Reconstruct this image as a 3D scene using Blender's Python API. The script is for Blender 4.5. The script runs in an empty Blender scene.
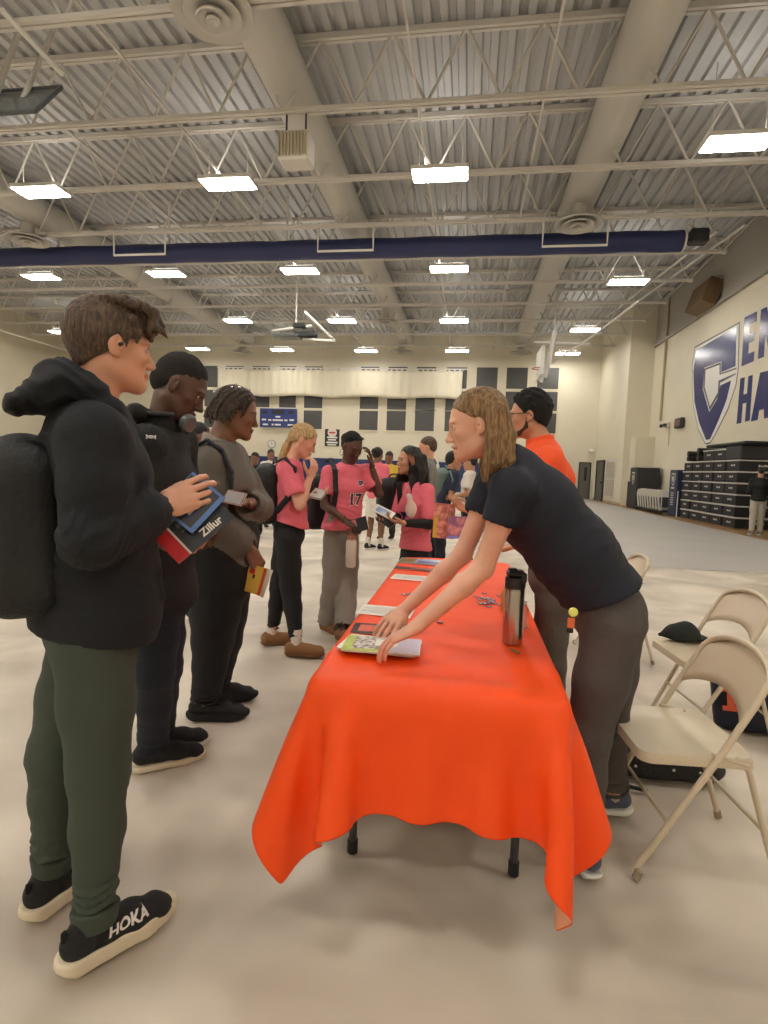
import bpy, math, random, os
import numpy as np
from mathutils import Vector, Matrix

S = bpy.context.scene
COL = S.collection
PI = math.pi
rnd = random.Random(7)

# ------------------------------------------------------------------ camera
FPX, CAMH = 550.0, 1.37
_Y = np.array([84., 40., -FPX]); _Y /= np.linalg.norm(_Y)
_X = np.array([1, -.0355, 0.]); _X -= _X @ _Y * _Y; _X /= np.linalg.norm(_X)
_Z = np.cross(_X, _Y)
CM = np.array([_X, _Y, _Z])
cam = bpy.data.cameras.new('camera'); camo = bpy.data.objects.new('camera', cam); COL.objects.link(camo)
cam.sensor_fit = 'HORIZONTAL'; cam.sensor_width = 36; cam.lens = 36 * FPX / 768
cam.clip_start = .05; cam.clip_end = 200
camo.matrix_world = Matrix.Translation((0, 0, CAMH)) @ Matrix([list(r) for r in CM]).to_4x4()
S.camera = camo
S.view_settings.view_transform = 'Standard'; S.view_settings.look = 'None'
S.view_settings.gamma = 1; S.view_settings.use_curve_mapping = False
S.view_settings.exposure = 0.16
S.cycles.use_denoising = True
S.cycles.max_bounces = 7; S.cycles.diffuse_bounces = 4
S.cycles.sample_clamp_indirect = 6
LAMP = 48.0                       # radiance of the high bay fixtures
w = bpy.data.worlds.new('world'); S.world = w; w.use_nodes = True
w.node_tree.nodes['Background'].inputs[0].default_value = (.9, .9, 1, 1)
w.node_tree.nodes['Background'].inputs[1].default_value = .3

CAM = np.array([0, 0, CAMH])
def ray(px, py): return CM @ np.array([px - 384, -(py - 512), -FPX])
def onX(px, py, X):
    d = ray(px, py); return CAM + d * X / d[0]
def onY(px, py, Y):
    d = ray(px, py); return CAM + d * Y / d[1]
def onZ(px, py, Z=0):
    d = ray(px, py); return CAM + d * (Z - CAMH) / d[2]
def nrm(v): v = np.asarray(v, float); return v / (np.linalg.norm(v) + 1e-12)

# ------------------------------------------------------------------ materials
def lin(c):
    return tuple(((x / 255 / 12.92) if x / 255 <= .04045 else ((x / 255 + .055) / 1.055) ** 2.4) for x in c)
def mat(name, col, rough=.7, metal=0, bump=0, bscale=40, var=0, vscale=6, stretch=(1, 1, 1), col2=None, emit=0, spec=.5, sheen=0, sss=0, alpha=1, trans=0, detail=4, vthr=None):
    m = bpy.data.materials.new(name); m.use_nodes = True
    nt = m.node_tree; N = nt.nodes; L = nt.links; b = N['Principled BSDF']
    c = lin(col) + (1,)
    b.inputs['Base Color'].default_value = c; b.inputs['Roughness'].default_value = rough
    b.inputs['Metallic'].default_value = metal; b.inputs['Specular IOR Level'].default_value = spec
    if sheen: b.inputs['Sheen Weight'].default_value = sheen
    if sss: b.inputs['Subsurface Weight'].default_value = sss; b.inputs['Subsurface Radius'].default_value = (.012, .005, .003); b.inputs['Subsurface Scale'].default_value = 1
    if trans: b.inputs['Transmission Weight'].default_value = trans
    if emit: b.inputs['Emission Color'].default_value = c; b.inputs['Emission Strength'].default_value = emit
    tc = mp = None
    if bump or var or col2:
        tc = N.new('ShaderNodeTexCoord'); mp = N.new('ShaderNodeMapping'); L.new(tc.outputs['Object'], mp.inputs[0]); mp.inputs['Scale'].default_value = stretch
    if var or col2:
        n = N.new('ShaderNodeTexNoise'); n.inputs['Scale'].default_value = vscale; n.inputs['Detail'].default_value = detail; L.new(mp.outputs[0], n.inputs[0])
        r = N.new('ShaderNodeValToRGB'); L.new(n.outputs[0], r.inputs[0])
        lo, hi = vthr or (.3, .7)
        r.color_ramp.elements[0].position = lo; r.color_ramp.elements[1].position = hi
        if col2: a, d = c, lin(col2) + (1,)
        else: a = tuple(x * (1 - var) for x in c[:3]) + (1,); d = tuple(min(1, x * (1 + var)) for x in c[:3]) + (1,)
        r.color_ramp.elements[0].color = a; r.color_ramp.elements[1].color = d; L.new(r.outputs[0], b.inputs['Base Color'])
    if bump:
        n = N.new('ShaderNodeTexNoise'); n.inputs['Scale'].default_value = bscale; n.inputs['Detail'].default_value = 4; L.new(mp.outputs[0], n.inputs[0])
        u = N.new('ShaderNodeBump'); u.inputs['Strength'].default_value = bump; u.inputs['Distance'].default_value = .02; L.new(n.outputs[0], u.inputs['Height']); L.new(u.outputs[0], b.inputs['Normal'])
    return m

# ------------------------------------------------------------------ mesh building
def mesh_obj(name, V, F, m=None, parent=None, origin=(0, 0, 0), smooth=True, mi=None):
    V = np.asarray(V, float).reshape(-1, 3) - np.asarray(origin, float)
    me = bpy.data.meshes.new(name)
    if isinstance(F, np.ndarray):
        n, k = F.shape
        me.vertices.add(len(V)); me.vertices.foreach_set('co', V.ravel())
        me.loops.add(n * k); me.loops.foreach_set('vertex_index', F.ravel().astype(np.int32))
        me.polygons.add(n); me.polygons.foreach_set('loop_start', np.arange(0, n * k, k, dtype=np.int32)); me.polygons.foreach_set('loop_total', np.full(n, k, np.int32))
        me.update(calc_edges=True)
    else:
        me.from_pydata([tuple(v) for v in V], [], F); me.update()
    ms = m if isinstance(m, (list, tuple)) else [m]
    for q in ms:
        if q: me.materials.append(q)
    if mi is not None: me.polygons.foreach_set('material_index', np.asarray(mi, np.int32))
    if smooth is True: me.polygons.foreach_set('use_smooth', np.ones(len(me.polygons), bool))
    elif smooth: me.set_sharp_from_angle(angle=smooth); me.polygons.foreach_set('use_smooth', np.ones(len(me.polygons), bool))
    me.validate()
    o = bpy.data.objects.new(name, me); COL.objects.link(o)
    if parent is not None: o.parent = parent
    return o
def tag(o, label=None, cat=None, group=None, kind=None):
    if label: o['label'] = label
    if cat: o['category'] = cat
    if group: o['group'] = group
    if kind: o['kind'] = kind
    return o
def thing(name, label, cat, loc=(0, 0, 0), rz=0, group=None, rot=None):
    o = bpy.data.objects.new(name, None); COL.objects.link(o); o.empty_display_size = .1
    o.location = loc; o.rotation_euler = rot or (0, 0, rz)
    return tag(o, label, cat, group)
def copy_tree(o, parent=None):
    c = o.copy(); COL.objects.link(c)
    if parent is not None: c.parent = parent
    for ch in o.children: copy_tree(ch, c)
    return c
def frame(d, up=(0, 0, 1)):
    d = nrm(d); u = np.asarray(up, float)
    if abs(d @ nrm(u)) > .98: u = np.array([1., 0, 0]) if abs(d[0]) < .9 else np.array([0, 1., 0])
    s = nrm(np.cross(u, d)); return s, np.cross(d, s), d
class MB:
    def __init__(s): s.V = []; s.F = []; s.M = []; s.cur = 0
    def add(s, V, F):
        n = len(s.V); s.V += [tuple(map(float, v)) for v in V]; s.F += [[i + n for i in f] for f in F]; s.M += [s.cur] * len(F); return s
    def box(s, c, d, R=None, taper=1):
        x, y, z = [q / 2 for q in d]
        V = [(a * x * (taper if e > 0 else 1), b * y * (taper if e > 0 else 1), e * z) for e in (-1, 1) for a, b in ((-1, -1), (1, -1), (1, 1), (-1, 1))]
        if R is not None: V = [np.array(R) @ np.array(v) for v in V]
        return s.add([np.add(v, c) for v in V], [(3, 2, 1, 0), (4, 5, 6, 7), (0, 1, 5, 4), (1, 2, 6, 5), (2, 3, 7, 6), (3, 0, 4, 7)])
    def bb(s, lo, hi): return s.box([(a + b) / 2 for a, b in zip(lo, hi)], [abs(b - a) for a, b in zip(lo, hi)])
    def rbox(s, c, d, r=.01, R=None):       # box with its twelve edges chamfered
        x, y, z = [q / 2 for q in d]; r = min(r, x * .9, y * .9, z * .9)
        V = []; 
        import itertools
        idx = {}
        for sx, sy, sz in itertools.product((-1, 1), repeat=3):
            for k in range(3):
                p = [sx * (x - r), sy * (y - r), sz * (z - r)]; p[k] = (sx * x, sy * y, sz * z)[k]; idx[(sx, sy, sz, k)] = len(V); V.append(p)
        F = []
        for k in range(3):
            a, b = [(1, 2), (2, 0), (0, 1)][k]
            for sg in (-1, 1):
                q = []
                for u, v in ((-1, -1), (1, -1), (1, 1), (-1, 1)):
                    t = [0, 0, 0]; t[k] = sg; t[a] = u; t[b] = v; q.append(idx[(*t, k)])
                F.append(q if sg > 0 else q[::-1])
        for k in range(3):
            a, b = [(1, 2), (2, 0), (0, 1)][k]
            for u in (-1, 1):
                for v in (-1, 1):
                    t0 = [0, 0, 0]; t0[a] = u; t0[b] = v; t0[k] = -1; t1 = list(t0); t1[k] = 1
                    q = [idx[(*t0, a)], idx[(*t1, a)], idx[(*t1, b)], idx[(*t0, b)]]
                    F.append(q if u * v < 0 else q[::-1])
        for t in itertools.product((-1, 1), repeat=3):
            q = [idx[(*t, k)] for k in range(3)]; F.append(q if t[0] * t[1] * t[2] > 0 else q[::-1])
        if R is not None: V = [np.array(R) @ np.array(v) for v in V]
        return s.add([np.add(v, c) for v in V], F)
    def tube(s, pts, r, n=8, cap=True, closed=False):
        pts = [np.asarray(p, float) for p in pts]; k = len(pts); V = []; up = np.array([0, 0, 1.])
        rr = r if isinstance(r, (list, tuple)) else [r] * k
        s0 = None
        for i, p in enumerate(pts):
            if closed: d = nrm(pts[(i + 1) % k] - pts[i - 1])
            else: d = nrm(pts[min(i + 1, k - 1)] - pts[max(i - 1, 0)])
            if s0 is None: s0 = frame(d)[0]
            s0 = nrm(s0 - s0 @ d * d); t = np.cross(d, s0)
            for j in range(n):
                a = 2 * PI * j / n; V.append(p + rr[i] * (math.cos(a) * s0 + math.sin(a) * t))
        F = []
        for i in range(k if closed else k - 1):
            for j in range(n):
                a, b = i * n, ((i + 1) % k) * n; F.append((a + j, a + (j + 1) % n, b + (j + 1) % n, b + j))
        if cap and not closed: F += [tuple(range(n))[::-1], tuple((k - 1) * n + j for j in range(n))]
        return s.add(V, F)
    def lathe(s, prof, c=(0, 0, 0), n=24, axis=(0, 0, 1)):
        a, b, d = frame(axis); V = []; F = []
        for r, z in prof:
            for j in range(n):
                t = 2 * PI * j / n; V.append(np.asarray(c) + a * r * math.cos(t) + b * r * math.sin(t) + d * z)
        for i in range(len(prof) - 1):
            for j in range(n): F.append((i * n + j, i * n + (j + 1) % n, (i + 1) * n + (j + 1) % n, (i + 1) * n + j))
        F += [tuple(range(n))[::-1], tuple((len(prof) - 1) * n + j for j in range(n))]
        return s.add(V, F)
    def prism(s, poly, h, o=(0, 0, 0), u=(1, 0, 0), v=(0, 1, 0)):   # outline in the plane (u, v), thickness h along u x v
        u, v = np.asarray(u, float), np.asarray(v, float); w_ = nrm(np.cross(u, v)); o = np.asarray(o, float); n = len(poly)
        V = [o + a * u + b * v for a, b in poly] + [o + a * u + b * v + w_ * h for a, b in poly]
        A = sum(poly[i][0] * poly[(i + 1) % n][1] - poly[(i + 1) % n][0] * poly[i][1] for i in range(n))
        F = [tuple(range(n))[::-1], tuple(range(n, 2 * n))] + [(i, (i + 1) % n, n + (i + 1) % n, n + i) for i in range(n)]
        if A < 0: F = [f[::-1] for f in F]
        return s.add(V, F)
    def build(s, name, m=None, parent=None, smooth=False, origin=(0, 0, 0), bevel=0):
        o = mesh_obj(name, s.V, s.F, m, parent, origin, smooth, s.M if isinstance(m, (list, tuple)) else None)
        if bevel:
            b = o.modifiers.new('bevel', 'BEVEL'); b.width = bevel; b.segments = 2; b.limit_method = 'ANGLE'
        return o
AUTO = math.radians(35)
def text_mesh(txt, size, depth=.001, name='lettering', bold=0):
    c = bpy.data.curves.new('t', 'FONT'); c.body = txt; c.size = size; c.extrude = depth; c.offset = bold; c.align_x = 'CENTER'; c.align_y = 'CENTER'; c.resolution_u = 3
    o = bpy.data.objects.new('t', c); COL.objects.link(o)
    dg = bpy.context.evaluated_depsgraph_get(); me = bpy.data.meshes.new_from_object(o.evaluated_get(dg))
    bpy.data.objects.remove(o); me.name = name
    return me
def text_obj(txt, size, m, c, u, v, parent=None, name='lettering', origin=(0, 0, 0), depth=.001, bold=0, sx=1, slant=0):
    me = text_mesh(txt, size, depth, name, bold); u = nrm(u); v = nrm(v); w_ = np.cross(u, v)
    n = len(me.vertices); co = np.zeros(n * 3); me.vertices.foreach_get('co', co); co = co.reshape(-1, 3)
    P = np.asarray(c) - origin + np.outer(co[:, 0] * sx + slant * co[:, 1], u) + np.outer(co[:, 1], v) + np.outer(co[:, 2], w_)
    me.vertices.foreach_set('co', P.ravel()); me.materials.clear(); me.materials.append(m); me.update()
    o = bpy.data.objects.new(name, me); COL.objects.link(o)
    if parent is not None: o.parent = parent
    return o
# ================================================================== the hall
XR, XL, YB, YN, ZD = 8.6, -26.5, 34.5, -12.0, 9.8
M = {}
M['wall'] = mat('cream_block_paint', (214, 206, 184), .55, bump=.05, bscale=8, var=.03, vscale=.6)
M['wall_up'] = mat('taupe_upper_wall_shade', (160, 156, 148), .8)  # darker than the wall below: shade above lamp level put into the colour
M['trim'] = mat('tan_trim', (176, 160, 128), .5)
M['pad'] = mat('navy_wall_pad', (28, 44, 92), .5)
M['navy'] = mat('navy_painted_mark', (30, 40, 104), .22, spec=.6)
M['white'] = mat('white_paint', (222, 220, 212), .5)
M['steel'] = mat('painted_steel', (206, 202, 194), .5)
M['deck'] = mat('painted_roof_deck', (180, 181, 182), .6)
M['glassd'] = mat('grey_window_panel', (72, 72, 70), .45, var=.06, vscale=2)
M['black'] = mat('black_plastic', (18, 18, 20), .5)
M['dark'] = mat('dark_grey', (44, 44, 46), .6)
M['lamp'] = mat('lamp_diffuser', (255, 249, 240), .5, emit=LAMP)
M['wood'] = mat('wood_floor', (150, 118, 78), .4, var=.12, vscale=3, stretch=(6, .6, 1))
M['door'] = mat('door_grey', (96, 92, 84), .5)
# covering on the floor: seams and soft wrinkles
def tarp_mat():
    m = mat('floor_cover_vinyl', (190, 178, 160), .52, spec=.35)
    nt = m.node_tree; N = nt.nodes; L = nt.links; b = N['Principled BSDF']
    tc = N.new('ShaderNodeTexCoord'); sep = N.new('ShaderNodeSeparateXYZ'); L.new(tc.outputs['Object'], sep.inputs[0])
    n1 = N.new('ShaderNodeTexNoise'); n1.inputs['Scale'].default_value = 1.1; n1.inputs['Detail'].default_value = 2.5; n1.inputs['Distortion'].default_value = .5; L.new(tc.outputs['Object'], n1.inputs[0])
    n2 = N.new('ShaderNodeTexNoise'); n2.inputs['Scale'].default_value = 2.6; n2.inputs['Detail'].default_value = 2; n2.inputs['Distortion'].default_value = .4; L.new(tc.outputs['Object'], n2.inputs[0])
    r = N.new('ShaderNodeValToRGB'); r.color_ramp.elements[0].position = .36; r.color_ramp.elements[1].position = .64
    r.color_ramp.elements[0].color = lin((176, 164, 148)) + (1,); r.color_ramp.elements[1].color = lin((214, 203, 186)) + (1,)
    L.new(n1.outputs[0], r.inputs[0]); L.new(r.outputs[0], b.inputs['Base Color'])
    add = N.new('ShaderNodeMath'); add.operation = 'MULTIPLY_ADD'; add.inputs[1].default_value = 2.2; L.new(n1.outputs[0], add.inputs[0]); L.new(n2.outputs[0], add.inputs[2])
    u = N.new('ShaderNodeBump'); u.inputs['Strength'].default_value = .4; u.inputs['Distance'].default_value = .09; L.new(add.outputs[0], u.inputs['Height']); L.new(u.outputs[0], b.inputs['Normal'])
    return m
M['tarp'] = tarp_mat()
M['tarp2'] = mat('grey_floor_cover', (168, 164, 158), .45, bump=.15, bscale=3, var=.05, vscale=1)

def struct(name, mb, m, **k):
    o = mb.build(name, m, **k); o['kind'] = 'structure'; return o
struct('floor', MB().bb((XL, YN, -.2), (XR, YB, -.012)), M['wood'])
# the covering: a gently creased sheet
def creased(x, y):
    h = .0022 * np.sin(x * 3.1 + 1.3 * np.sin(y * 1.7)) + .0018 * np.sin(y * 4.3 + 1.1 * np.sin(x * 2.3 + 1))
    for (cx, cy, ang, ln, amp) in CREASES:
        c, s_ = math.cos(ang), math.sin(ang); a = (x - cx) * c + (y - cy) * s_; b = -(x - cx) * s_ + (y - cy) * c
        h = h + amp * np.exp(-(b / .038) ** 2) * np.exp(-(a / ln) ** 2)
    return h
CREASES = [(rnd.uniform(-4, 5), rnd.uniform(1, 9), rnd.uniform(0, PI), rnd.uniform(.3, 1.1), rnd.uniform(.008, .022)) for _ in range(110)]
gx, gy = np.arange(-6.0, 7.01, .035), np.arange(-.5, 10.01, .035)
GX, GY = np.meshgrid(gx, gy, indexing='ij'); H = creased(GX, GY)
edge = np.clip(np.minimum.reduce([GX + 6, 7 - GX, GY + .5, 10 - GY]) / .3, 0, 1); H = (H - .008) * edge + -.004 * (1 - edge)
# flat where feet and furniture stand so that nothing sinks or hovers
BUSY = [(-.96, 1.3, .3), (-1.2, 1.45, .3), (-1.25, 2.2, .5), (-1.28, 2.8, .5), (-1.3, 3.9, .5), (-1.05, 4.4, .5), (-.5, 4.7, .5), (.5, 2.0, .45), (.6, 2.2, .5), (.5, 3.15, .5), (.82, 2.1, .5), (1.3, 3.1, .6), (1.1, 4.4, .5), (1.35, 2.75, .6), (-1.6, 4.3, .4), (-.5, 6.2, .4), (-1.6, 9.1, .4), (-.1, 7.2, .5), (.1, 8.4, .4), (-.6, 8.0, .4)]
LIM = np.full(GX.shape, .014)
for (bx_, by_, br_) in BUSY: LIM = np.minimum(LIM, .004 + .010 * np.clip((np.hypot(GX - bx_, GY - by_) - br_) / .25, 0, 1))
LIM = np.minimum(LIM, .004 + .010 * np.clip(np.maximum(np.maximum(-.65 - GX, GX - .5), np.maximum(1.2 - GY, GY - 4.1)) / .2, 0, 1))
H = np.clip(np.minimum(H, LIM), -.0105, .014)
nx, ny = GX.shape; idx = np.arange(nx * ny).reshape(nx, ny)
F = np.stack([idx[:-1, :-1], idx[1:, :-1], idx[1:, 1:], idx[:-1, 1:]], -1).reshape(-1, 4)
o = mesh_obj('floor_covering', np.stack([GX, GY, H], -1).reshape(-1, 3), F, M['tarp']); o['kind'] = 'structure'
struct('floor_covering', MB().bb((XL, YN, -.012), (-5.98, YB, -.004)).bb((-6, 9.98, -.012), (7.0, 13.2, -.004)).bb((-6, YN, -.012), (7, -.48, -.004)).bb((-6, 13.2, -.012), (7.0, YB, -.004)), M['tarp'])
struct('floor_covering', MB().bb((1.6, 9.0, -.004), (7.05, 33.5, .002)), M['tarp2'])
struct('wall_right', MB().bb((XR, YN, 0), (XR + .3, YB, 7.7)), M['wall'])
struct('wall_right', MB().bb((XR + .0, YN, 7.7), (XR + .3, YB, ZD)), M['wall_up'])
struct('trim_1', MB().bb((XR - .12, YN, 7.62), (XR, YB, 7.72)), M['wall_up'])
struct('wall_back', MB().bb((XL, YB, 0), (XR, YB + .3, ZD)), M['wall'])
struct('wall_left', MB().bb((XL - .3, YN, 0), (XL, YB, ZD)), M['wall'])
struct('wall_front', MB().bb((XL, YN - .3, 0), (XR, YN, ZD)), M['wall'])
struct('wall_corner', MB().bb((7.46, 28.5, 0), (XR, YB, ZD)), M['wall'])
struct('wall_corner', MB().bb((7.75, 27.6, 0), (XR, 28.5, 3.3)), M['wall'], bevel=.01)
struct('baseboard_corner', MB().bb((7.44, 28.48, 0), (7.46, YB, .12)).bb((7.74, 27.58, 0), (XR, 27.6, .12)), M['trim'])
struct('baseboard_right', MB().bb((XR - .02, YN, 0), (XR, 27.6, .12)), M['trim'])
struct('wall_padding', MB().bb((XL, YB - .07, .1), (6.0, YB, 1.93)), M['pad'], bevel=.02)
# roof deck: ribs run away from the viewer
xs = []; V = []; F = []
x = XL
prof = []
while x < XR:
    prof += [(x, ZD), (x + .14, ZD), (x + .17, ZD + .09), (x + .29, ZD + .09)]; x += .32
prof.append((XR, ZD))
for (px_, pz_) in prof: V += [(px_, YN, pz_), (px_, YB, pz_)]
for i in range(len(prof) - 1): F.append((2 * i, 2 * i + 1, 2 * i + 3, 2 * i + 2))
o = mesh_obj('ceiling', V, F, M['deck'], smooth=False); o['kind'] = 'structure'
struct('ceiling', MB().bb((XL, YN, ZD + .12), (XR, YB, ZD + .3)), M['deck'])
# open web joists, each one a thing
ZJ, DJ = 8.37, 2.57
mb = MB(); x0, x1 = XL + 1.0, 7.45
zt = ZD - .06
for yy in (-.05, .05):
    mb.bb((x0, yy - .035, ZJ), (x1, yy + .035, ZJ + .075)); mb.bb((XL, yy - .035, zt - .06), (XR, yy + .035, zt + .05))
step = 1.42; n = int((x1 - x0) / step)
web = []
for i in range(n + 1):
    xa = x1 - .05 - i * step
    mb.tube([(xa, 0, ZJ + .03), (xa - step / 2, 0, zt)], .03, 5)
    if i < n: mb.tube([(xa - step / 2, 0, zt), (xa - step, 0, ZJ + .03)], .03, 5)
mb.tube([(x1 - .05, 0, ZJ + .04), (XR - .02, 0, zt - .03)], .03, 5)
mb.bb((x1 - .02, -.07, ZJ - .03), (x1 + .07, .07, ZJ + .10))
jo = None
NTH = ['nearest the viewer', 'second', 'third', 'fourth', 'fifth', 'sixth', 'seventh', 'eighth', 'ninth', 'tenth', 'eleventh', 'twelfth']
for k in range(-5, 10):
    if jo is None: jo = mb.build('roof_joist', M['steel']); o = jo; o.location = (0, 8.55 + DJ * k, 0)
    else: o = jo.copy(); COL.objects.link(o); o.location = (0, 8.55 + DJ * k, 0)
    if k < 0: lb = 'cream open-web steel roof joist spanning above and behind the camera'
    else: lb = 'cream open-web steel roof joist crossing the hall, ' + ('first' if k == 0 else NTH[k]) + ' counted from the viewer'
    tag(o, lb, 'joist', 'open-web roof joists')
# bridging lines that run away from the viewer
for i, xb in enumerate((-1.3, 1.1, -9.0, -6.4)):
    o = MB().bb((xb - .02, -4, ZJ + .10), (xb + .02, 33, ZJ + .14)).build('bridging_bar', M['steel'])
    tag(o, ['thin steel bridging bar over the table side of the hall', 'thin steel bridging bar between the middle lights and round duct', 'thin steel bridging bar above the leftmost lamp column', 'thin steel bridging bar over the tall youth in hoodie'][i], 'bar', 'bridging bars under the joists')
# round ducts with their diffusers
M['ceiling_fill'] = mat('added_ceiling_fill', (255, 249, 240), .5, emit=LAMP * .35)  # made-up glow, added to brighten the dark ceiling
def lamp_unit():
    r = thing('high_bay_light', '', 'light', group='rectangular high bay lights')
    MB().bb((-.66, -.31, 0), (.66, .31, .09)).bb((-.5, -.12, .09), (.5, .12, .16)).build('housing', M['white'], r, bevel=.01)
    MB().bb((-.62, -.28, -.015), (.62, .28, 0)).build('diffuser', M['lamp'], r)
    m2 = MB()
    for sx in (-.5, .5): MB().tube([(sx, 0, .16), (sx, 0, 1.6)], .008, 5).build('hanger', M['steel'], r)
    MB().bb((-.48, -.10, .16), (.48, .10, .165)).build('added_fill_panel', M['ceiling_fill'], r)  # added emitter facing the deck, not a known part of the fixture
    return r
ZL = 8.22
spots = [(228, 184), (440, 175), (738, 143), (41, 192), (41, 277), (166, 274), (300, 271), (449, 269), (628, 282), (238, 321), (342, 321), (454, 321), (585, 330),
         (198, 349), (282, 350), (366, 351), (457, 351), (564, 358), (62, 332)]
lab = ['lit rectangular ceiling light, second across in the nearest row', 'lit ceiling light of the nearest row, straight above the table', 'lit ceiling light nearest the wall with the blue emblem', 'lit ceiling light of the nearest row, at the edge over the hooded youth',
       'lit light beyond the blue curtain roll, outermost on the hoodie side', 'lit light beyond the blue roll, second from the hoodie side', 'lit light beyond the blue roll, third from the hoodie side', 'lit light beyond the blue roll, above the long-haired girl', 'lit light just past the end of the blue roll, emblem side',
       'lit light in the third row above the dreadlocked youth', 'lit light in the third row above the girl wearing 17', 'lit light in the third row above the polo woman', 'lit light in the third row beside the folded basketball hoop',
       'small lit light in the farthest row above the cropped-haired youth', 'small lit light in the farthest row above the curtain start', 'small lit light in the farthest row above the curtain middle', 'small lit light in the farthest row above the curtain end', 'small lit light in the farthest row above the orange-shirted man', 'lit light by the far corner of the hoodie side, beside his hair']
lu = lamp_unit()
for i, (a, b) in enumerate(spots):
    p = onZ(a, b, ZL); o = lu if i == 0 else copy_tree(lu)
    o.location = (p[0], min(p[1], 32.8), ZL); o['label'] = lab[i]
for X in (-23, -17.3, -11.5, -6.3, -.95, 5.5):
    for Y in (7.0, .8, -5.4, -10.5):
        o = copy_tree(lu); o.location = (X, Y, ZL); o['label'] = 'lit ceiling light overhead or behind the camera, outside the frame'
for p in ((-23, 13.2), (-23, 19.4)):
    o = copy_tree(lu); o.location = (p[0], p[1], ZL); o['label'] = 'lit ceiling light beyond the frame on the hoodie side'
M['duct'] = mat('duct_paint', (192, 189, 182), .55)
for X, lb in ((2.75, 'long round cream air duct above the emblem side of the table'), (-4.0, 'long round cream air duct running between the first lamp columns'), (-14, 'long round cream air duct far over the hooded youth')):
    mb = MB()
    mb.tube([(X, YN + .4, 9.17), (X, 33.5, 9.17)], .46, 28)
    mb.build('round_air_duct', M['duct'], smooth=AUTO); 
    tag(bpy.data.objects[-1] if False else COL.objects[-1], lb, 'duct', 'round air ducts')
def diffuser():
    r = thing('round_ceiling_diffuser', '', 'diffuser', group='round ceiling diffusers')
    MB().tube([(0, 0, .12), (0, 0, .515)], .2, 20).build('neck', M['duct'], r, smooth=AUTO)
    
    MB().lathe([(.05, .13), (.24, .13), (.56, .03), (.61, .0), (.63, .03), (.58, .07), (.26, .17), (.05, .17)], n=40).build('outer_cone', M['duct'], r, smooth=AUTO)
    MB().lathe([(.02, .08), (.3, .02), (.42, -.04), (.44, -.02), (.32, .06), (.02, .12)], n=36).build('middle_cone', M['duct'], r, smooth=AUTO)
    MB().lathe([(.02, .0), (.2, -.05), (.24, -.09), (.26, -.07), (.2, 0), (.02, .06)], n=30).build('inner_cone', M['duct'], r, smooth=AUTO)
    MB().lathe([(.0, -.06), (.09, -.11), (.11, -.09), (.09, -.05), (.0, -.0)], n=24).build('centre_disc', M['duct'], r, smooth=AUTO)
    return r
dd = diffuser()
for i, (a, b, lb) in enumerate([(213, 15, 'large round ringed air diffuser at the top edge of the photo'), (578, 225, 'round ringed air diffuser just before the blue curtain roll'), (28, 241, 'round air diffuser by the blue roll on the hoodie side'),
                  (385, 322, 'round air diffuser in the third lamp row'), (521, 353, 'small far round diffuser above the orange-shirted man'), (402, 352, 'small far round diffuser above the curtain'), (242, 352, 'small far round diffuser over the dreadlocked youth')]):
    o = dd if i == 0 else copy_tree(dd); p = onZ(a, b, 8.2); o.location = p; o['label'] = lb
# rolled divider curtain
M['roll'] = mat('navy_curtain_vinyl', (38, 47, 92), .5, bump=.1, bscale=6)
r = thing('rolled_divider_curtain', 'long navy divider curtain rolled up under the ceiling joists', 'curtain', (-10, 17.3, 8.15))
mb = MB(); pts = []
for i in range(60): pts.append((XL + 1.2 + 10 + i * (5.75 - XL - 1.2) / 59, .0, .012 * math.sin(i * 1.7)))
mb.tube(pts, .29, 20); mb.build('roll', M['roll'], r, smooth=AUTO)
MB().lathe([(.02, 0), (.31, 0), (.31, .05), (.02, .05)], (15.72, 0, 0), 24, (1, 0, 0)).build('end_cap', M['steel'], r, smooth=AUTO)
MB().rbox((16.15, 0, .1), (.5, .35, .4), .05).tube([(15.75, 0, 0), (16.0, 0, .05)], .06, 8).build('roller_motor', M['dark'], r)
for xx in range(-12, 17, 4): MB().bb((xx - .03, -.02, .25), (xx + .03, .02, 1.65)).build('hanger', M['steel'], r)
for i, (xa, xb, yt, yb_, lb) in enumerate(((318, 373, 238, 250, 'white U-shaped bracket hanging before the middle of the blue roll'), (543, 607, 233, 245, 'white U-shaped bracket hanging at the end of the blue roll'), (114, 165, 248, 254, 'white U-shaped bracket hanging near the hooded youth side of the blue roll'))):
    a, b, c, d = [onY(*q, 16.33) for q in ((xa, yt), (xa, yb_), (xb, yb_), (xb, yt))]
    z0 = min(b[2], c[2]); z1 = 8.40
    mb = MB().tube([(a[0], 16.33, z1), (a[0], 16.33, z0), (c[0], 16.33, z0), (c[0], 16.33, z1)], .035, 6)
    o = mb.build('hanging_bracket', M['white'], smooth=AUTO); tag(o, lb, 'bracket', 'white brackets before the blue roll')
# unit heater
c = onY(295, 148, 11.1)
r = thing('unit_heater', 'cream louvred unit heater hanging from a roof joist', 'heater', c)
MB().rbox((0, .1, 0), (.62, .5, .55), .03).build('housing', M['steel'], r)
mb = MB()
for i in range(9): mb.bb((-.27 + i * .068 - .012, -.2, -.22), (-.27 + i * .068 + .012, -.15, .22))
mb.build('louvre', M['trim'], r, bevel=.003)
for sx in (-.2, .2): MB().tube([(sx, .05, .27), (sx, .05, 8.40 - c[2])], .02, 6).build('hanger', M['dark'], r)
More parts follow.
